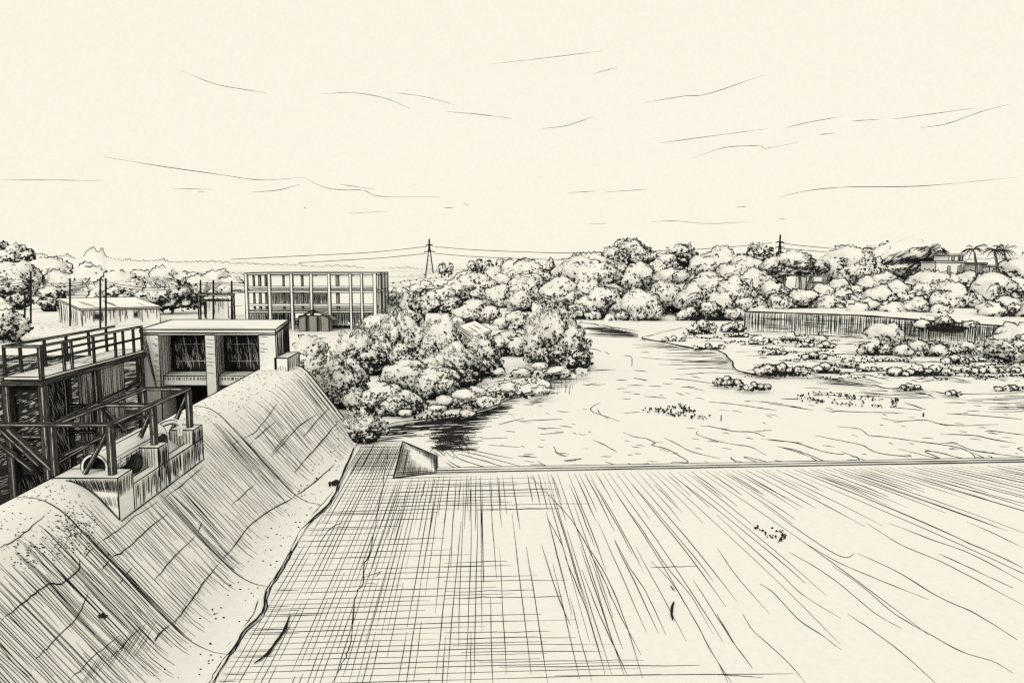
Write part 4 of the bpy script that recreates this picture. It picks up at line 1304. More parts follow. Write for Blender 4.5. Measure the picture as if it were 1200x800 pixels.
# ---- left bank, near: the thicket between weir and river
GL = 'bushes of the thicket on the left bank'
for lab, u, vt, vb, w, kw in (
    ('small pale bush beside the weir end, left of the thicket', 364, 398, 442, 34, dict(dk=.3)),
    ('spiky pale bush at the upper left of the thicket, below the pavilion', 427, 374, 436, 66, dict(dk=.95, spiky=.5, bump=4)),
    ('tall leafy bush in the middle of the thicket with pale crown', 476, 360, 434, 68, dict(dk=.9, spiky=.5, bump=4)),
    ('loose bush at the pavilion corner, top of the thicket', 472, 342, 380, 48, dict(dk=.75, spiky=.3)),
    ('tall bush in the thicket just left of the pointed-roof hut', 520, 360, 440, 50, dict(dk=.95, spiky=.5)),
    ('dark lower bush right of the thicket middle, over the bank', 530, 396, 450, 60, dict(dk=1.0, pat=.15, spiky=.3)),
    ('pale rounded mound bush in front of the tall leafy bush', 478, 422, 461, 56, dict(dk=.7, n=2)),
    ('broad bush of the thicket against the weir end slope', 400, 424, 474, 66, dict(dk=.95, bump=4, spiky=.2)),
    ('wide low dark-bottomed bush along the near bank', 452, 450, 484, 84, dict(dk=1.0, pat=.2)),
    ('small pale-topped bush nearest the apron corner, by the weir foot', 424, 478, 515, 46, dict(dk=.95, spiky=.4)),
    ('slim dark bush below the pointed-roof hut', 566, 392, 440, 40, dict(dk=.95, spiky=.2)),
    ('low pale bush on the bank right of the pointed-roof hut', 596, 388, 416, 52, dict(dk=.75)),
    ('large spiky bush alone on the river edge, its right foot dark', 648, 359, 428, 74, dict(dk=.85, spiky=.6, bump=4, hatch=1)),
    ('dark small bush between the mound bush and bank mounds', 512, 430, 466, 40, dict(dk=.95)),
    ('flat grassy mound under the large spiky bush', 632, 423, 441, 112, dict(dk=.3, flat=.7, n=5)),
    ('flat pale grass mound on the bank, nearest the river bend', 596, 446, 465, 92, dict(dk=.3, flat=.7, n=4)),
    ('small grass mound on the near bank below the dark bush', 545, 456, 478, 64, dict(dk=.45, flat=.75, n=3)),
    ('low ragged grass mound at the water along the near bank', 512, 473, 490, 86, dict(dk=.4, flat=.65, n=4)),
    ('dark bush under the pavilion corner, top left of the thicket', 448, 368, 396, 40, dict(dk=.95)),
    ('pale bush behind the pointed-roof hut', 560, 352, 378, 44, dict(dk=.6)),
    ('dark hedge bush at the foot of the pavilion porch', 380, 372, 384, 60, dict(dk=1.0, pat=.05)),
    ('dark bush right of the hut, between field strips', 632, 356, 392, 28, dict(dk=.85)),
    ('leafy bush on the field edge right of the pavilion', 516, 340, 366, 40, dict(dk=.7)),
    ('low bush beside the field strips, left of the spiky bush', 606, 366, 386, 50, dict(dk=.45))):
    shrub(lab, u, vt, vb, w, group=GL, **kw)

# ---- far bank, left of the wall
GR = 'trees along the far bank'
row = [
    ('hatched pale tree first in the far-bank row, by the fields', 552, 320, 352, 56, 150, dict(dk=.4, hatch=1)),
    ('broad pale tree in the far-bank row, above the field strips', 604, 309, 342, 72, 165, dict(dk=.4, hatch=1)),
    ('low round pale tree under the broad one by the fields', 588, 334, 362, 34, 128, dict(dk=.5, hatch=1)),
    ('dark hatched tree filling the gap left of the largest pale tree', 620, 324, 372, 46, 120, dict(dk=.6, hatch=1.4)),
    ('large pale tree of stacked crowns at the river bend', 682, 306, 372, 90, 112, dict(dk=.65, n=9)),
    ('pale tree behind the large stacked one, top outline in scallops', 690, 300, 332, 74, 135, dict(dk=.4)),
    ('dark domed tree standing above all others on the far bank', 736, 284, 316, 56, 142, dict(dk=1.25, pat=-.3, n=6)),
    ('rounded pale tree right below the dark domed tree', 747, 312, 350, 66, 118, dict(dk=.6, hatch=.6)),
    ('lower pale tree with dark leaf gaps at the bend of the far bank', 706, 340, 376, 60, 104, dict(dk=.75)),
    ('egg-shaped tree full of scribbled leaves beside the bare slope', 753, 341, 379, 48, 100, dict(dk=.6, curl=1.2, n=2)),
    ('tree with hatched right side and dark trunk beside the bare slope', 788, 316, 364, 50, 112, dict(dk=.8, hatch=1)),
    ('dark tree in the back row right of the dark domed tree', 776, 301, 326, 40, 140, dict(dk=.8, hatch=1)),
    ('small black palm-like tree in the back row', 798, 288, 316, 26, 150, dict(dk=1.2, pat=-.2, spiky=.8)),
    ('pale tree with a smooth arched crown in the back row', 842, 294, 326, 66, 150, dict(dk=.5, hatch=.5)),
    ('wide pale tree left of the second pylon', 874, 303, 336, 66, 135, dict(dk=.35)),
    ('pale tree with curved arching crown, left of the leafy round one', 824, 325, 368, 62, 108, dict(dk=.65, hatch=.4)),
    ('large round tree with dark leafy skirt near the wall end', 857, 332, 376, 54, 102, dict(dk=.85)),
    ('short dark tree in the back row left of the second pylon', 890, 289, 312, 28, 160, dict(dk=1.2, pat=-.2, spiky=.6)),
    ('rounded pale tree under the wide pale one, dark at its right', 886, 318, 350, 36, 116, dict(dk=.6)),
    ('small round tree between the wall end and the umbrella tree', 906, 331, 352, 26, 110, dict(dk=.6)),
    ('low dark bank of leaves under the large round tree', 832, 356, 377, 70, 99, dict(dk=.95, hatch=1.2)),
    ('low pale bush row at the water, left end of the far bank', 676, 358, 378, 50, 101, dict(dk=.7)),
    ('dark-based bush at the foot of the egg-shaped tree', 728, 366, 380, 40, 99, dict(dk=.8)),
]
for lab, u, vt, vb, w, d, kw in row:
    tree(lab, u, vt, vb, w, d, .1, group=GR, **kw)
GS = 'small dark trees on the skyline'
for i, (u, vt, w) in enumerate(((518, 309, 9), (526, 309, 9), (553, 306, 9), (562, 304, 8), (572, 305, 9), (585, 306, 9), (597, 304, 9), (612, 306, 10), (645, 304, 10), (686, 303, 10))):
    tree('tiny dark tree of the skyline row behind the far bank', u, vt, 322, w, 260, .2, group=GS, dk=1.2, pat=-.2, n=2, curl=0)

# ---- behind the retaining wall
GW = 'trees on the raised land behind the wall'
for lab, u, vt, vb, w, d, zg, kw in (
    ('tall pale tree with upright hatching, left half of the big hatched clump', 992, 294, 332, 54, 146, 3.0, dict(dk=.4, hatch=1)),
    ('pale low tree just under the big spreading tree', 1030, 322, 346, 46, 128, 2.9, dict(dk=.6)),
    ('pale bush-like tree with dark bottom, below the big spreading tree', 1044, 333, 360, 50, 102, 2.5, dict(dk=.85)),
    ('round pale tree full of small leaf marks, right of the spreading tree', 1088, 321, 350, 40, 116, 2.7, dict(dk=.5, curl=1)),
    ('pale domed tree below the houses', 1130, 322, 346, 48, 132, 2.9, dict(dk=.5)),
    ('pale tree with dark leafy foot, middle of the slope behind the wall', 1112, 337, 367, 44, 90, 2.4, dict(dk=.85)),
    ('dark-skirted tree on the slope right below the second house', 1152, 326, 368, 46, 92, 2.4, dict(dk=.95)),
    ('tall pale tree at the right picture edge', 1197, 306, 356, 48, 108, 2.4, dict(dk=.7)),
    ('low pale tree by the wall at the right picture edge', 1180, 351, 375, 56, 80, 2.3, dict(dk=.75)),
    ('long pale hedge-like tree just over the wall top', 1070, 352, 372, 62, 82, 2.3, dict(dk=.4)),
    ('small dark round tree between the umbrella tree and the wall', 990, 341, 358, 24, 108, 2.5, dict(dk=1.0)),
    ('pale low tree right of the umbrella tree trunks', 978, 330, 352, 48, 122, 2.7, dict(dk=.45)),
    ('low arched tree with dark hollow just above the wall left end', 938, 341, 366, 74, 90, 2.4, dict(dk=.95, hatch=.8)),
    ('low hatched bush on the wall top, right of the arched tree', 1016, 351, 369, 44, 84, 2.3, dict(dk=.4, hatch=1))):
    tree(lab, u, vt, vb, w, d, zg, group=GW, **kw)
# the umbrella tree with two bare trunks
d = 130.0
g = at_y(930, 400, d)
t = thing('umbrella_tree', 'flat-topped umbrella tree with streaked crown on two bare dark trunks', 'tree', (g[0], d, 2.9), GW)
b = MB()
c0 = at_y(930, 312, d); q = px_m(c0)
for x, z, rx, rz in ((-20, -1, 16, 10), (0, 3, 22, 12), (20, 0, 16, 10), (-8, -5, 15, 6), (12, -5, 14, 6)):
    lobe(b, c0 + np.array([x * q, -abs(z) * .3 * q, z * q]), (rx * q, rx * q * .9, rz * q), q, x * 3.1, dk=.55, hatch=5, pat=.5)
b.build('crown', t)
for u0, u1 in ((916, 919), (938, 934), (943, 951)):
    b = MB()
    trunk_mb(b, at_y(u0, 346, d), at_y(u1, 314, d), 1.4 * q, .4, 2)
    b.build('trunk', t)
# the big spreading tree, its underside all slanting pen strokes
d = 152.0
g = at_y(1056, 400, d)
t = thing('tree', 'big spreading tree with bold slanting hatch below its pale crown', 'tree', (g[0], d, 3.2), GW)
b = MB()
c0 = at_y(1054, 307, d); q = px_m(c0)
for x, z, rx, rz, yo, kk in ((4, 6, 36, 17, 0, .25), (-22, -1, 24, 15, -5, .4), (24, -1, 22, 16, -5, .5), (0, -10, 30, 11, -12, .8), (16, -17, 22, 8, -14, 1.0), (-28, -14, 14, 8, -12, .8)):
    lobe(b, c0 + np.array([x * q, yo * q, z * q]), (rx * q, rx * q * .7, rz * q), q, x * 1.7, dk=kk, hatch=7, pat=.6, ow=1.7)
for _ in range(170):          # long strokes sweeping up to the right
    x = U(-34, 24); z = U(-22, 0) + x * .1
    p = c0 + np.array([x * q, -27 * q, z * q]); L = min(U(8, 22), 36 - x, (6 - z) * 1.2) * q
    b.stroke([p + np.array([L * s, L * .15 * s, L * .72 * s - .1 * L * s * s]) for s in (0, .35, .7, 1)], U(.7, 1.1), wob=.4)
b.build('crown', t)
b = MB(); trunk_mb(b, (g[0], d, 2.6), at_y(1056, 322, d), 2.0 * q, .3, 2); b.build('trunk', t)
# palms
def palm(label, u, vt, vb, d, zg, heads=1, R_=9):
    g = at_y(u, 400, d)
    t = thing('palm_tree', label, 'palm', (g[0], d, zg), 'palms by the houses')
    for h in range(heads):
        uu = u + (h - (heads - 1) / 2.0) * 11
        top = at_y(uu, vt + R_ * .8, d); q = px_m(top)
        b = MB()
        trunk_mb(b, (at_y(uu, 400, d)[0], d, zg), top, 1.1 * q, .2, 0)
        b.build('trunk', t)
        b = MB()
        for k in range(13):
            a = k / 13 * 6.283 + U(-.2, .2)
            e = U(-.1, 1.1)
            pts = [top + np.array([math.cos(a) * r_ * R_ * q, math.sin(a) * r_ * R_ * q, (e * r_ * 1.2 - .62 * r_ * r_) * R_ * q + .25 * R_ * q]) for r_ in (0, .3, .6, .85, 1.1)]
            b.stroke(pts, 1.1, taper=.3)
            for p in pts[1:]:
                for s in (-1, 1):
                    b.stroke([p, p + np.array([s * math.sin(a) * 1.6 * q, s * math.cos(a) * 1.6 * q, -2.0 * q])], .7)
        b.build('fronds', t)
palm('single palm with spiky star-shaped head standing between the two houses', 1141, 287, 322, 126, 2.9, 1, 10)
palm('twin-headed palm above the second house', 1171, 289, 318, 134, 3.0, 2, 9)
# creeper over the wall, bushes before it
def wallpt(u):
    return None
shrub('ragged dark creeper hanging over the wall top', 1106, 371, 386, 58, d=71.5, dk=1.0, flat=.8, name='creeper', cat='creeper')
for lab, u, vt, vb, w, kw in (
    ('pale egg-shaped bush standing before the wall', 1037, 380, 407, 34, dict(dk=.25, n=1, pat=.6)),
    ('small dark bush in front of the pale egg-shaped one', 1024, 399, 415, 30, dict(dk=1.1, n=2)),
    ('pale low mound bush right of the egg-shaped bush', 1074, 400, 417, 50, dict(dk=.4, n=3)),
    ('large pale bush with dark foot at the right picture edge, before the wall', 1188, 386, 422, 50, dict(dk=.85)),
    ('pale rounded bush near the left end of the wall, on the spit', 822, 377, 391, 30, dict(dk=.7)),
    ('dark small bush right beneath the wall left end', 858, 378, 389, 24, dict(dk=.9)),
    ('long low bush fringe along the wall foot at right', 1132, 401, 414, 62, dict(dk=.45)),
    ('low pale bush fringe along the wall foot at left', 925, 390, 402, 80, dict(dk=.4, flat=.8))):
    shrub(lab, u, vt, vb, w, zg=.1, **kw)
GT = 'low tufts on the sand flats'
for lab, u, v, w, h in (
    ('long dark tuft on the shore edge of the sand flat, nearest the river', 915, 439, 58, 12), ('dark tuft right of the long shore tuft', 966, 437, 26, 11), ('small upright black tuft in the middle of the flats', 993, 431, 14, 11),
    ('longest dark tuft strip in the middle of the flats', 1076, 440, 62, 11), ('thin pale tuft strip left of the longest dark strip', 1023, 435, 36, 5), ('dark rounded tuft under the pale low mound bush', 1117, 426, 25, 9),
    ('long tuft strip of small loops at the right of the flats', 1160, 437, 56, 8), ('flat dark tuft left of the small dark bush', 953, 421, 26, 8), ('small tuft below the low fringe, left flats', 967, 408, 18, 7),
    ('little tuft on the left flats below the wall', 943, 407, 18, 6), ('dark tuft on the lowest sand tongue', 1066, 456, 20, 6), ('small looped tuft right of the lowest sand tongue', 1116, 463, 14, 5),
    ('ragged tuft islet off the spit, left one of two', 852, 451, 28, 9), ('ragged tuft islet off the spit, right one of two', 883, 456, 36, 8), ('low dark tuft in the far right of the flats', 1180, 412, 34, 5),
    ('tuft at the left of the spit near its tip', 790, 400, 26, 6), ('dark dotted tuft along the spit shore', 830, 409, 34, 6), ('small tuft on the spit below the wall left end', 880, 404, 24, 5),
    ('dark tuft on the middle of the spit', 905, 416, 30, 6), ('faint tuft right of the middle of the flats', 1040, 424, 40, 5), ('faint tuft strip near the right edge of the flats', 1150, 424, 44, 5),
    ('dark tuft strip at the waterline, far right', 1188, 458, 40, 6), ('small tuft under the dark small bush by the wall', 862, 395, 26, 5)):
    shrub(lab, u, v - h, v, w, zg=.1, group=GT, name='tuft', cat='tuft', dk=1.1 if 'dark' in lab or 'black' in lab or 'ragged' in lab else .75, pat=.05, n=max(3, int(w / 7)), curl=.5)
# weeds afloat
def weed(label, pts, h, n, z, nm='water_weed'):
    b = MB()
    for _ in range(n):
        t = random.random() * (len(pts) - 1); i = int(t)
        u, v = lerp(pts[i], pts[i + 1], t - i)
        p = at_z(u + U(-3, 3), v + U(-2.2, 2.2), z); q = px_m(p)
        b.fleck(p + np.array([0, 0, U(.2, h) * q]), (U(-.4, .4), -1, .6), q * U(.7, 1.25), long=U(.8, 1.6))
        if random.random() < .3:
            b.stroke([p, p + np.array([U(-1, 1) * q, 0, h * 1.2 * q])], .9)
    b.build(nm, label=label, category='weed', kind='stuff')
weed('dark floating weed clump in the middle of the river', [(756, 483), (775, 482), (795, 478), (812, 483), (790, 487), (778, 485), (800, 489), (836, 490)], 4, 120, ZR)
weed('long double strip of floating weed below the sand flats', [(936, 467), (960, 463), (985, 465), (1010, 468), (1050, 470), (1046, 476), (1000, 476), (960, 471), (940, 468)], 3.5, 130, ZR)
weed('small weed patch stranded on the apron', [(884, 616), (895, 624), (905, 631), (917, 634), (919, 627), (905, 619)], 2.5, 55, 0.0)
b = MB(); b.stroke([at_z(845, 493, ZR), at_z(845, 493, ZR) + [0, 0, .3]], 2.2, taper=.7); b.build('stake', **P_('short dark stake in the river right of the weed clump', 'stake'))
b = MB(); p = at_z(1082, 488, ZR); b.stroke([p, p + [0, 0, .2]], 2.6, taper=.7); b.build('stake', **P_('tiny dark stake in the river below the sand flats', 'stake'))
b = MB(); b.stroke(smooth([at_z(788, 726, .02), at_z(787, 716, .03), at_z(789, 704, .02)], 4), 3.0, taper=.4, wob=1.2); b.build('stick', **P_('short dark stick lying upright-looking on the apron', 'stick'))
b = MB(); b.stroke([at_z(786, 686, .02), at_z(790, 691, .02)], 2.4, taper=.6); b.build('pebble', **P_('tiny dark pebble just above the short stick on the apron', 'pebble'))
b = MB(); b.stroke(smooth([at_z(298, 777, .03), at_z(312, 766, .04), at_z(325, 750, .03), at_z(334, 736, .03), at_z(340, 720, .03)], 5), 3.6, taper=.35, wob=1.4); b.build('branch', **P_('curved dark branch lying on the apron by the weir toe', 'branch'))
b = MB(); p = hit(119, 724)[0]; b.fleck(p + [0.02, 0, .02], (.6, 0, .8), 3.2 * px_m(p), long=1.8); b.fleck(p + [0.02, 0.03, .03], (.6, 0, .8), 2.4 * px_m(p), long=1.5); b.build('stone', **P_('small dark stone stuck on the weir face', 'stone'))

# ================================================================ BUILDINGS, POLES, LINES
# retaining wall
rw = thing('retaining_wall', 'long hatched concrete retaining wall across the sand flats', 'wall', tuple(W1 - [0, 0, .1]))
TT = [0, .25, .45, .62, .75, .88, 1.0]
def wall_at(t):
    p = lerp(W0, W1, t / .55) if t < .55 else lerp(W1, W2, (t - .55) / .45)
    return p, np.array([0, 0, float(np.interp(t, [0, .55, 1], [ZT + .06, ZT + .16, 1.84])) - .1])
for i in range(6):
    ts = sorted({TT[i], TT[i + 1]} | ({.55} if TT[i] < .55 < TT[i + 1] else set()))
    b = MB()
    for t0, t1 in zip(ts[:-1], ts[1:]):
        (p, u0), (q, u1) = wall_at(t0), wall_at(t1)
        bk_ = np.array([0, .3, 0]); dn = np.array([0, 0, -.4])
        b.hexa([p + dn, q + dn, q + dn + bk_, p + dn + bk_, p + u0, q + u1, q + u1 + bk_, p + u0 + bk_], 'paper', 0)
        b.line(p + u0, q + u1, 1.6, 6, taper=.9, wob=.4); b.line(p, q, 1.2, 6, wob=1)
        L = (proj(q)[0] - proj(p)[0])
        f_ = np.array([0, -.01, 0])
        b.hatch(p + u0 + f_, q + u1 + f_, q + f_, p + f_, int(L / 2.3), .9, t1=(.88, 1), drop=.02)
        b.hatch(p + u0 + f_, q + u1 + f_, q + f_, p + f_, int(L / 3.6), .8, t1=(.4, .9))
        b.hatch(p + u0 + f_, p + f_, q + f_, q + u1 + f_, 12, .7, t0=(0, .5), t1=(.5, 1), drop=.2)
    b.line(wall_at(TT[i])[0], sum(wall_at(TT[i])), .9)
    b.build('wall_panel', rw)

# two-storey pavilion
Y0 = 85.0
def bx(u, y=Y0):
    return float(at_y(u, 350, y)[0])
def bz(v, y=Y0):
    return float(at_y(400, v, y)[2])
pv = thing('pavilion', 'open two-storey concrete frame pavilion with a grid of columns', 'building', (bx(365), 89, ZB))
XL, XR, YB = bx(287), bx(442), 92.5
for v, t, nm in ((320, 2.0, 'roof_slab'), (340.5, 2.4, 'floor_slab'), (364.5, 2.0, 'floor_slab')):
    b = MB(); q = px_m((0, Y0, 5))
    b.box(XL, XR, Y0, YB, bz(v) - t * q, bz(v), 'paper', 1.3)
    b.build(nm, pv)
for i, (u, w) in enumerate(((289, 3.0), (316, 3), (342, 3), (365, 3), (386, 3), (411, 2.6), (424, 2.4), (439.5, 4))):
    b = MB()
    b.box(bx(u - w / 2), bx(u + w / 2), Y0 - .06, Y0 + .3, ZB - .05, bz(320) - .02, 'paper', 1.1)
    b.build('column', pv)
for j, y in enumerate((87.5, 90, 92.2)):
    b = MB(); b.box(XR - .25, XR + .06, y - .15, y + .15, ZB - .05, bz(320) - .02, 'paper', 1.1); b.build('column', pv)
yb = Y0 + 1.6
for (u0, u1, v0, v1, n, wd) in ((318, 340, 344, 357, 12, .7), (344, 363, 344, 357, 9, .6), (367, 385, 344, 357, 13, .7), (288, 314, 366, 381, 14, .8), (318, 345, 366, 381, 26, .9), (386, 440, 367, 381, 34, .9)):
    b = MB()
    b.box(bx(u0, yb), bx(u1, yb), yb, yb + .12, bz(v1, yb), bz(v0, yb), 'paper', .6)
    b.hatch((bx(u0, yb), yb - .02, bz(v0, yb)), (bx(u1, yb), yb - .02, bz(v0, yb)), (bx(u1, yb), yb - .02, bz(v1, yb)), (bx(u0, yb), yb - .02, bz(v1, yb)), n, wd, wob=.6)
    b.build('infill_wall', pv)
for u, w in ((296, 1.4), (303, 2.2), (310, 1.6), (331, 1.6), (353, 1.8), (394.5, 3.4)):
    for v0, v1 in ((321, 338), (343, 363)):
        b = MB(); b.box(bx(u - w / 2), bx(u + w / 2), Y0 + .5, Y0 + .75, bz(v1), bz(v0), 'grey', .8); b.build('inner_post', pv)
for v0, v1 in ((335.5, 337.5), (356, 358.5)):
    for u0, u1 in ((290, 315), (317, 341), (343, 364), (366, 385), (388, 410), (412, 423), (425, 438)):
        b = MB(); b.box(bx(u0), bx(u1), Y0 + .1, Y0 + .22, bz(v1), bz(v0), 'paper', .8); b.build('parapet', pv)
b = MB()
y = Y0 - 2.2
ap = at_y(367, 362.5, y); l = at_y(345, 375, y); r = at_y(390, 375, y)
b.face([l, ap, ap + [0, 2.1, 0], l + [0, 2.1, 0]], 'grey'); b.face([ap, r, r + [0, 2.1, 0], ap + [0, 2.1, 0]], 'grey')
b.stroke([l, ap, r], 1.8, taper=.8)
for u0, u1 in ((350, 358), (362, 371), (376, 385)):
    p, q = at_y(u0, 370, y + .2), at_y(u1, 370, y + .2)
    b.box(p[0], q[0], y + .2, y + .5, ZB, p[2], 'grey', 1.0)
b.box(l[0] + .5, r[0] - .5, y + .8, y + 1.2, ZB, l[2] + .5, 'grey', 0)
b.build('porch', pv)

def skew_house(name, label, cat, A, B_, C, h_px, back_px, roof_key='roof', win=(), hatch_n=30, group=None, base_z=ZB):
    """A: near corner, B_: right end of the front, C: far end of the left side, each (u, v) on the ground."""
    a, c, l = at_z(*A, base_z), at_z(*B_, base_z), at_z(*C, base_z)
    e = c + l - a
    q = px_m(a)
    h, h2 = h_px * q, back_px * q
    t = thing(name, label, cat, tuple((a + e) / 2), group)
    b = MB()
    up, up2 = np.array([0, 0, h]), np.array([0, 0, h2])
    dn = np.array([0, 0, -.3])
    b.hexa([a + dn, c + dn, e + dn, l + dn, a + up, c + up, e + up2, l + up2], 'paper', 1.2)
    f_ = np.array([0, -.02, 0])
    b.hatch(a + up + f_, c + up + f_, c + f_, a + f_, hatch_n, .8, t1=(.2, .9), drop=.3)
    b.hatch(l + up2 * .95, a + up * .95, a, l, 12, .8, drop=.2)
    b.build('wall', t)
    b = MB()
    ov = .03
    P = [lerp(a, e, -ov) + up, lerp(c, l, -ov) + up, lerp(e, a, -ov) + up2, lerp(l, c, -ov) + up2]
    b.hexa([p + [0, 0, .01] for p in P] + [p + [0, 0, .2] for p in P], roof_key, 1.3)
    for i in range(7):
        t_ = U(.08, .92); z_ = np.array([0, 0, .215])
        b.stroke([lerp(lerp(P[0], P[1], t_), lerp(P[3], P[2], t_), s) + z_ for s in np.linspace(U(0, .3), U(.4, .9), 4)], .6, wob=.6)
    b.build('roof', t)
    for (t0, t1, k0, k1) in win:
        b = MB()
        p, r = lerp(a, c, t0), lerp(a, c, t1)
        o = np.array([0, -.06, 0])
        b.hexa([p + o + up * k0, r + o + up * k0, r + up * k0 - o, p + up * k0 - o, p + o + up * k1, r + o + up * k1, r + up * k1 - o, p + up * k1 - o], 'paper', .8)
        w_ = b.build('window', t)
        b = MB()
        o2 = o * 1.4
        p, r = lerp(p, r, .12), lerp(p, r, .88)
        k0_, k1_ = k0 + (k1 - k0) * .12, k1 - (k1 - k0) * .12
        b.face([p + o2 + up * k0_, r + o2 + up * k0_, r + o2 + up * k1_, p + o2 + up * k1_], 'dark')
        pn = b.build('pane', t)
        pn.parent = w_
        pn.location = Vector(ORG[pn.name] - ORG[w_.name])
    return t
skew_house('long_hut', 'long low hut with a pale sloping roof behind the thin poles', 'hut', (97, 382), (188, 379), (71, 378), 16, 24, win=((.14, .25, .35, .8), (.66, .72, .45, .8)), hatch_n=40)
skew_house('pointed_hut', 'small hut with a pale pointed roof half sunk in the thicket', 'hut', (556, 414), (575, 406), (538, 406), 18, 24, hatch_n=50)
def house(label, boxes, d, base, name='house', group='houses on the right skyline'):
    """boxes: (u0, u1, vtop, vbase or None, dy, windows [(u0, u1, v0, v1)])"""
    t = thing(name, label, 'house', (float(at_y((boxes[0][0] + boxes[0][1]) / 2, 400, d)[0]), d, base), group)
    for (u0, u1, v0, v1, dy, wins) in boxes:
        y = d + dy
        z1 = float(at_y(u0, v0, y)[2]); z0 = base if v1 is None else float(at_y(u0, v1, y)[2])
        x0, x1 = float(at_y(u0, 350, y)[0]), float(at_y(u1, 350, y)[0])
        b = MB(); b.box(x0, x1, y, y + 5, z0, z1 - .25, 'paper', 1.2)
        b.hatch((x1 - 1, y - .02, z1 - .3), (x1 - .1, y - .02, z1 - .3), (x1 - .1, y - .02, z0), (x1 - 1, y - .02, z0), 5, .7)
        b.build('wall', t)
        b = MB(); b.box(x0 - .15, x1 + .15, y - .15, y + 5.1, z1 - .245, z1, 'roof', 1.1); b.build('roof', t)
        for (a, c, e, f) in wins:
            xa, xb = float(at_y(a, 350, y)[0]), float(at_y(c, 350, y)[0])
            za, zb_ = float(at_y(a, f, y)[2]), float(at_y(a, e, y)[2])
            b = MB(); b.box(xa, xb, y - .08, y + .05, za, zb_, 'paper', 1.0); w_ = b.build('window', t)
            b = MB(); b.face([(xa + .12, y - .09, za + .1), (xb - .12, y - .09, za + .1), (xb - .12, y - .09, zb_ - .1), (xa + .12, y - .09, zb_ - .1)], 'grey'); pn = b.build('pane', t)
            pn.parent = w_; pn.location = Vector(ORG[pn.name] - ORG[w_.name])
house('pale flat-roofed house with a rooftop box, right of the big spreading tree', [(1094, 1128, 306, None, 0, [(1108, 1111, 312, 322), (1120, 1124, 312, 322)]), (1109, 1125, 298, 306, .6, [(1112, 1115, 300, 305)])], 138, 2.9)
house('pale flat-roofed house under the twin-headed palm', [(1157, 1185, 311, None, 0, [(1161, 1165, 315, 321), (1168, 1171, 315, 323), (1175, 1179, 315, 321)]), (1146, 1153, 308, None, 2, [])], 136, 2.9)
house('small stepped house half hidden behind the umbrella tree', [(944, 968, 322, None, 0, [(948, 952, 326, 330)]), (950, 966, 314, 322, 1, [(954, 957, 316, 320)]), (952, 978, 330, None, -2, [])], 138, 2.8)
house('low flat house roof peeping over the wide pale tree', [(874, 893, 311, None, 0, [(878, 888, 313, 316)])], 132, .2)

# portal frame and shed left of the pavilion
pf = thing('portal_frame', 'open steel portal frame left of the pavilion', 'frame', (bx(258), 90, ZB))
yp = 90.0
for u in (233, 273):
    b = MB(); p = at_y(u, 345, yp); b.bar((p[0], yp, ZB - .1), p, .22, light=.5); b.build('post', pf)
b = MB(); b.bar(at_y(231, 345, yp), at_y(275, 345, yp), .24, light=.6); b.build('beam', pf)
b = MB(); b.bar(at_y(233, 352, yp), at_y(273, 352, yp), .14, light=0); b.build('beam', pf)
skew_house('tool_shed', 'small plain shed standing inside the portal frame', 'shed', (242, 374), (268, 373), (240, 372), 20, 21, hatch_n=10)

# poles
GP = 'thin utility poles on the left plain'
tops = {}
for lab, u, vt, vb, arm in (
    ('short thin pole, leftmost on the plain', 29, 342, 376, 0), ('tall pole with a small crossarm near the left edge', 36, 318, 379, 1), ('single tall pole beside the left end of the long hut', 82, 326, 382, 0),
    ('left pole of the close twin poles before the hut', 117.5, 326, 385, 0), ('right pole of the close twin poles before the hut', 124, 326, 382, 0), ('tall pole at the left side of the portal frame', 235, 328, 376, 0),
    ('tall pole in front of the portal frame middle', 250, 328, 376, 0), ('tall pole between portal frame and pavilion', 271.5, 329, 374, 2)):
    p = at_z(u, vb, ZB)
    q = at_y(u, vt, float(p[1]))
    t = thing('utility_pole', lab, 'pole', tuple(p), GP)
    b = MB(); b.stroke([lerp(p - [0, 0, .2], q, s) for s in np.linspace(0, 1, 6)], 2.3, taper=.9, grain=.08); b.build('shaft', t)
    if arm == 1:
        b = MB(); m = at_y(u, 329, float(p[1])); b.stroke([m + [-.4, 0, 0], m, m + [.4, 0, 0]], 3.4, taper=.8); b.build('crossarm', t)
    if arm == 2:
        b = MB(); m = at_y(u, 341, float(p[1])); b.stroke([m + [0, 0, 0], m + [.7, 0, .1], m + [1.4, 0, .1]], 1.8, taper=.8); b.build('crossarm', t)
    tops[u] = p
def wire(label, pts, d=None, w=.8, grp='overhead wires'):
    b = MB()
    P = [at_y(u, v, y) for u, v, y in pts]
    b.stroke(smooth(P, 8), w, taper=.9, grain=.1)
    b.build('power_line', **P_(label, 'wire', grp))
yv = lambda u: float(tops[u][1])
wire('upper wire from the left edge through the crossarm pole to the twin poles', [(-10, 335, 95), (18, 332, 93), (36, 330, yv(36)), (60, 332, 90), (82, 332, yv(82)), (100, 331, 88), (117.5, 329, yv(117.5))])
wire('lower wire from the left edge to the twin poles', [(-10, 339, 95), (18, 335, 93), (36, 331.5, yv(36)), (60, 335, 90), (82, 335, yv(82)), (100, 333, 88), (117.5, 332, yv(117.5))])
wire('upper wire sagging from the twin poles to the pavilion', [(124, 330, yv(124)), (145, 334, 90), (170, 337, 92), (200, 336, 94), (235, 332, yv(235)), (260, 331, 93), (287, 332, 90)])
wire('lower wire sagging from the twin poles to the pavilion', [(124, 333, yv(124)), (145, 337, 90), (170, 340, 92), (200, 339, 94), (235, 334, yv(235)), (260, 333, 93), (287, 335, 90)])
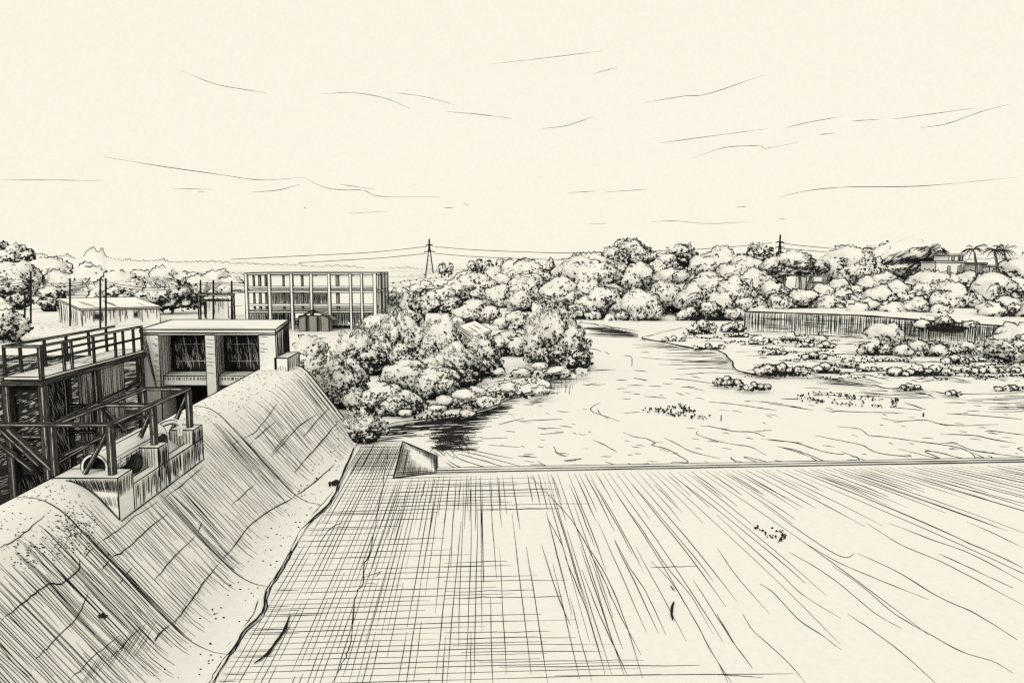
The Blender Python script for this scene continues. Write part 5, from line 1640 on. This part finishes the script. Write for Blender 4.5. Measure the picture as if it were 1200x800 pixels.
# pylons
def pylon(label, u, vt, vb, d, hw, arms):
    t = thing('pylon', label, 'pylon', (float(at_y(u, 400, d)[0]), d, .1), 'lattice pylons on the skyline')
    q = px_m(at_y(u, vt, d))
    x = float(at_y(u, 400, d)[0]); z0, z1 = float(at_y(u, vb, d)[2]), float(at_y(u, vt, d)[2])
    zz = lambda k: z0 + (z1 - z0) * k
    ww = lambda k: hw * q * max(.12, (1 - k) ** 1.25)
    b = MB()
    for sx in (-1, 1):
        for sy in (-1, 1):
            b.stroke([np.array([x + sx * ww(k), d + sy * ww(k), zz(k) if k > 0 else .1 if False else z0]) for k in np.linspace(0, 1, 8)], 1.2, taper=.9)
            b.stroke([np.array([x + sx * ww(0) * 1.3, d + sy * ww(0) * 1.3, .1]), np.array([x + sx * ww(0), d + sy * ww(0), z0])], 1.2, taper=.9)
    ks = np.linspace(0, .95, 8)
    for i in range(7):
        for s in (-1, 1):
            b.stroke([np.array([x - s * ww(ks[i]), d - ww(ks[i]), zz(ks[i])]), np.array([x + s * ww(ks[i + 1]), d - ww(ks[i + 1]), zz(ks[i + 1])])], .8)
    b.stroke([(x, d, zz(.6)), (x, d, zz(1.0))], 2.2, taper=.7)
    b.build('tower', t)
    for v, L in arms:
        z = float(at_y(u, v, d)[2])
        b = MB(); b.stroke([np.array([x - L * q, d, z]), np.array([x, d, z + .8 * q]), np.array([x + L * q, d, z])], 1.9, taper=.6)
        for s in (-1, 1):
            b.stroke([np.array([x + s * L * q, d, z]), np.array([x + s * L * q, d, z - 2.2 * q])], 1.2)
        b.build('crossarm', t)
pylon('lattice pylon left of centre, above the thicket', 504.5, 280, 318, 330, 4.0, ((287.5, 4), (295, 6)))
pylon('narrow lattice pylon behind the umbrella tree', 909.5, 275, 316, 260, 3.0, ((284, 4.5), (290, 5), (296, 4)))
wire('upper line from the left sky to the pylon left of centre', [(270, 304, 430), (350, 300, 400), (430, 296, 365), (500, 289, 330)], grp='pylon lines')
wire('lower line from the left sky to the pylon left of centre', [(350, 308, 400), (400, 305, 380), (450, 302, 355), (500, 297, 330)], grp='pylon lines')
wire('upper line between the two pylons', [(509, 289, 330), (560, 293, 322), (640, 296, 310), (700, 296, 300), (800, 293, 285), (860, 289, 270), (905, 284.5, 260)], grp='pylon lines')
wire('lower line between the two pylons', [(510, 297, 330), (560, 301, 322), (640, 304, 310), (700, 305, 300), (780, 303, 285), (860, 298, 270), (905, 292, 260)], grp='pylon lines')
wire('upper line running right from the narrow pylon', [(914, 284.5, 260), (940, 288, 255), (985, 292, 250)], grp='pylon lines')
wire('lower line running right from the narrow pylon', [(914, 291, 260), (940, 293, 255), (975, 296, 250)], grp='pylon lines')
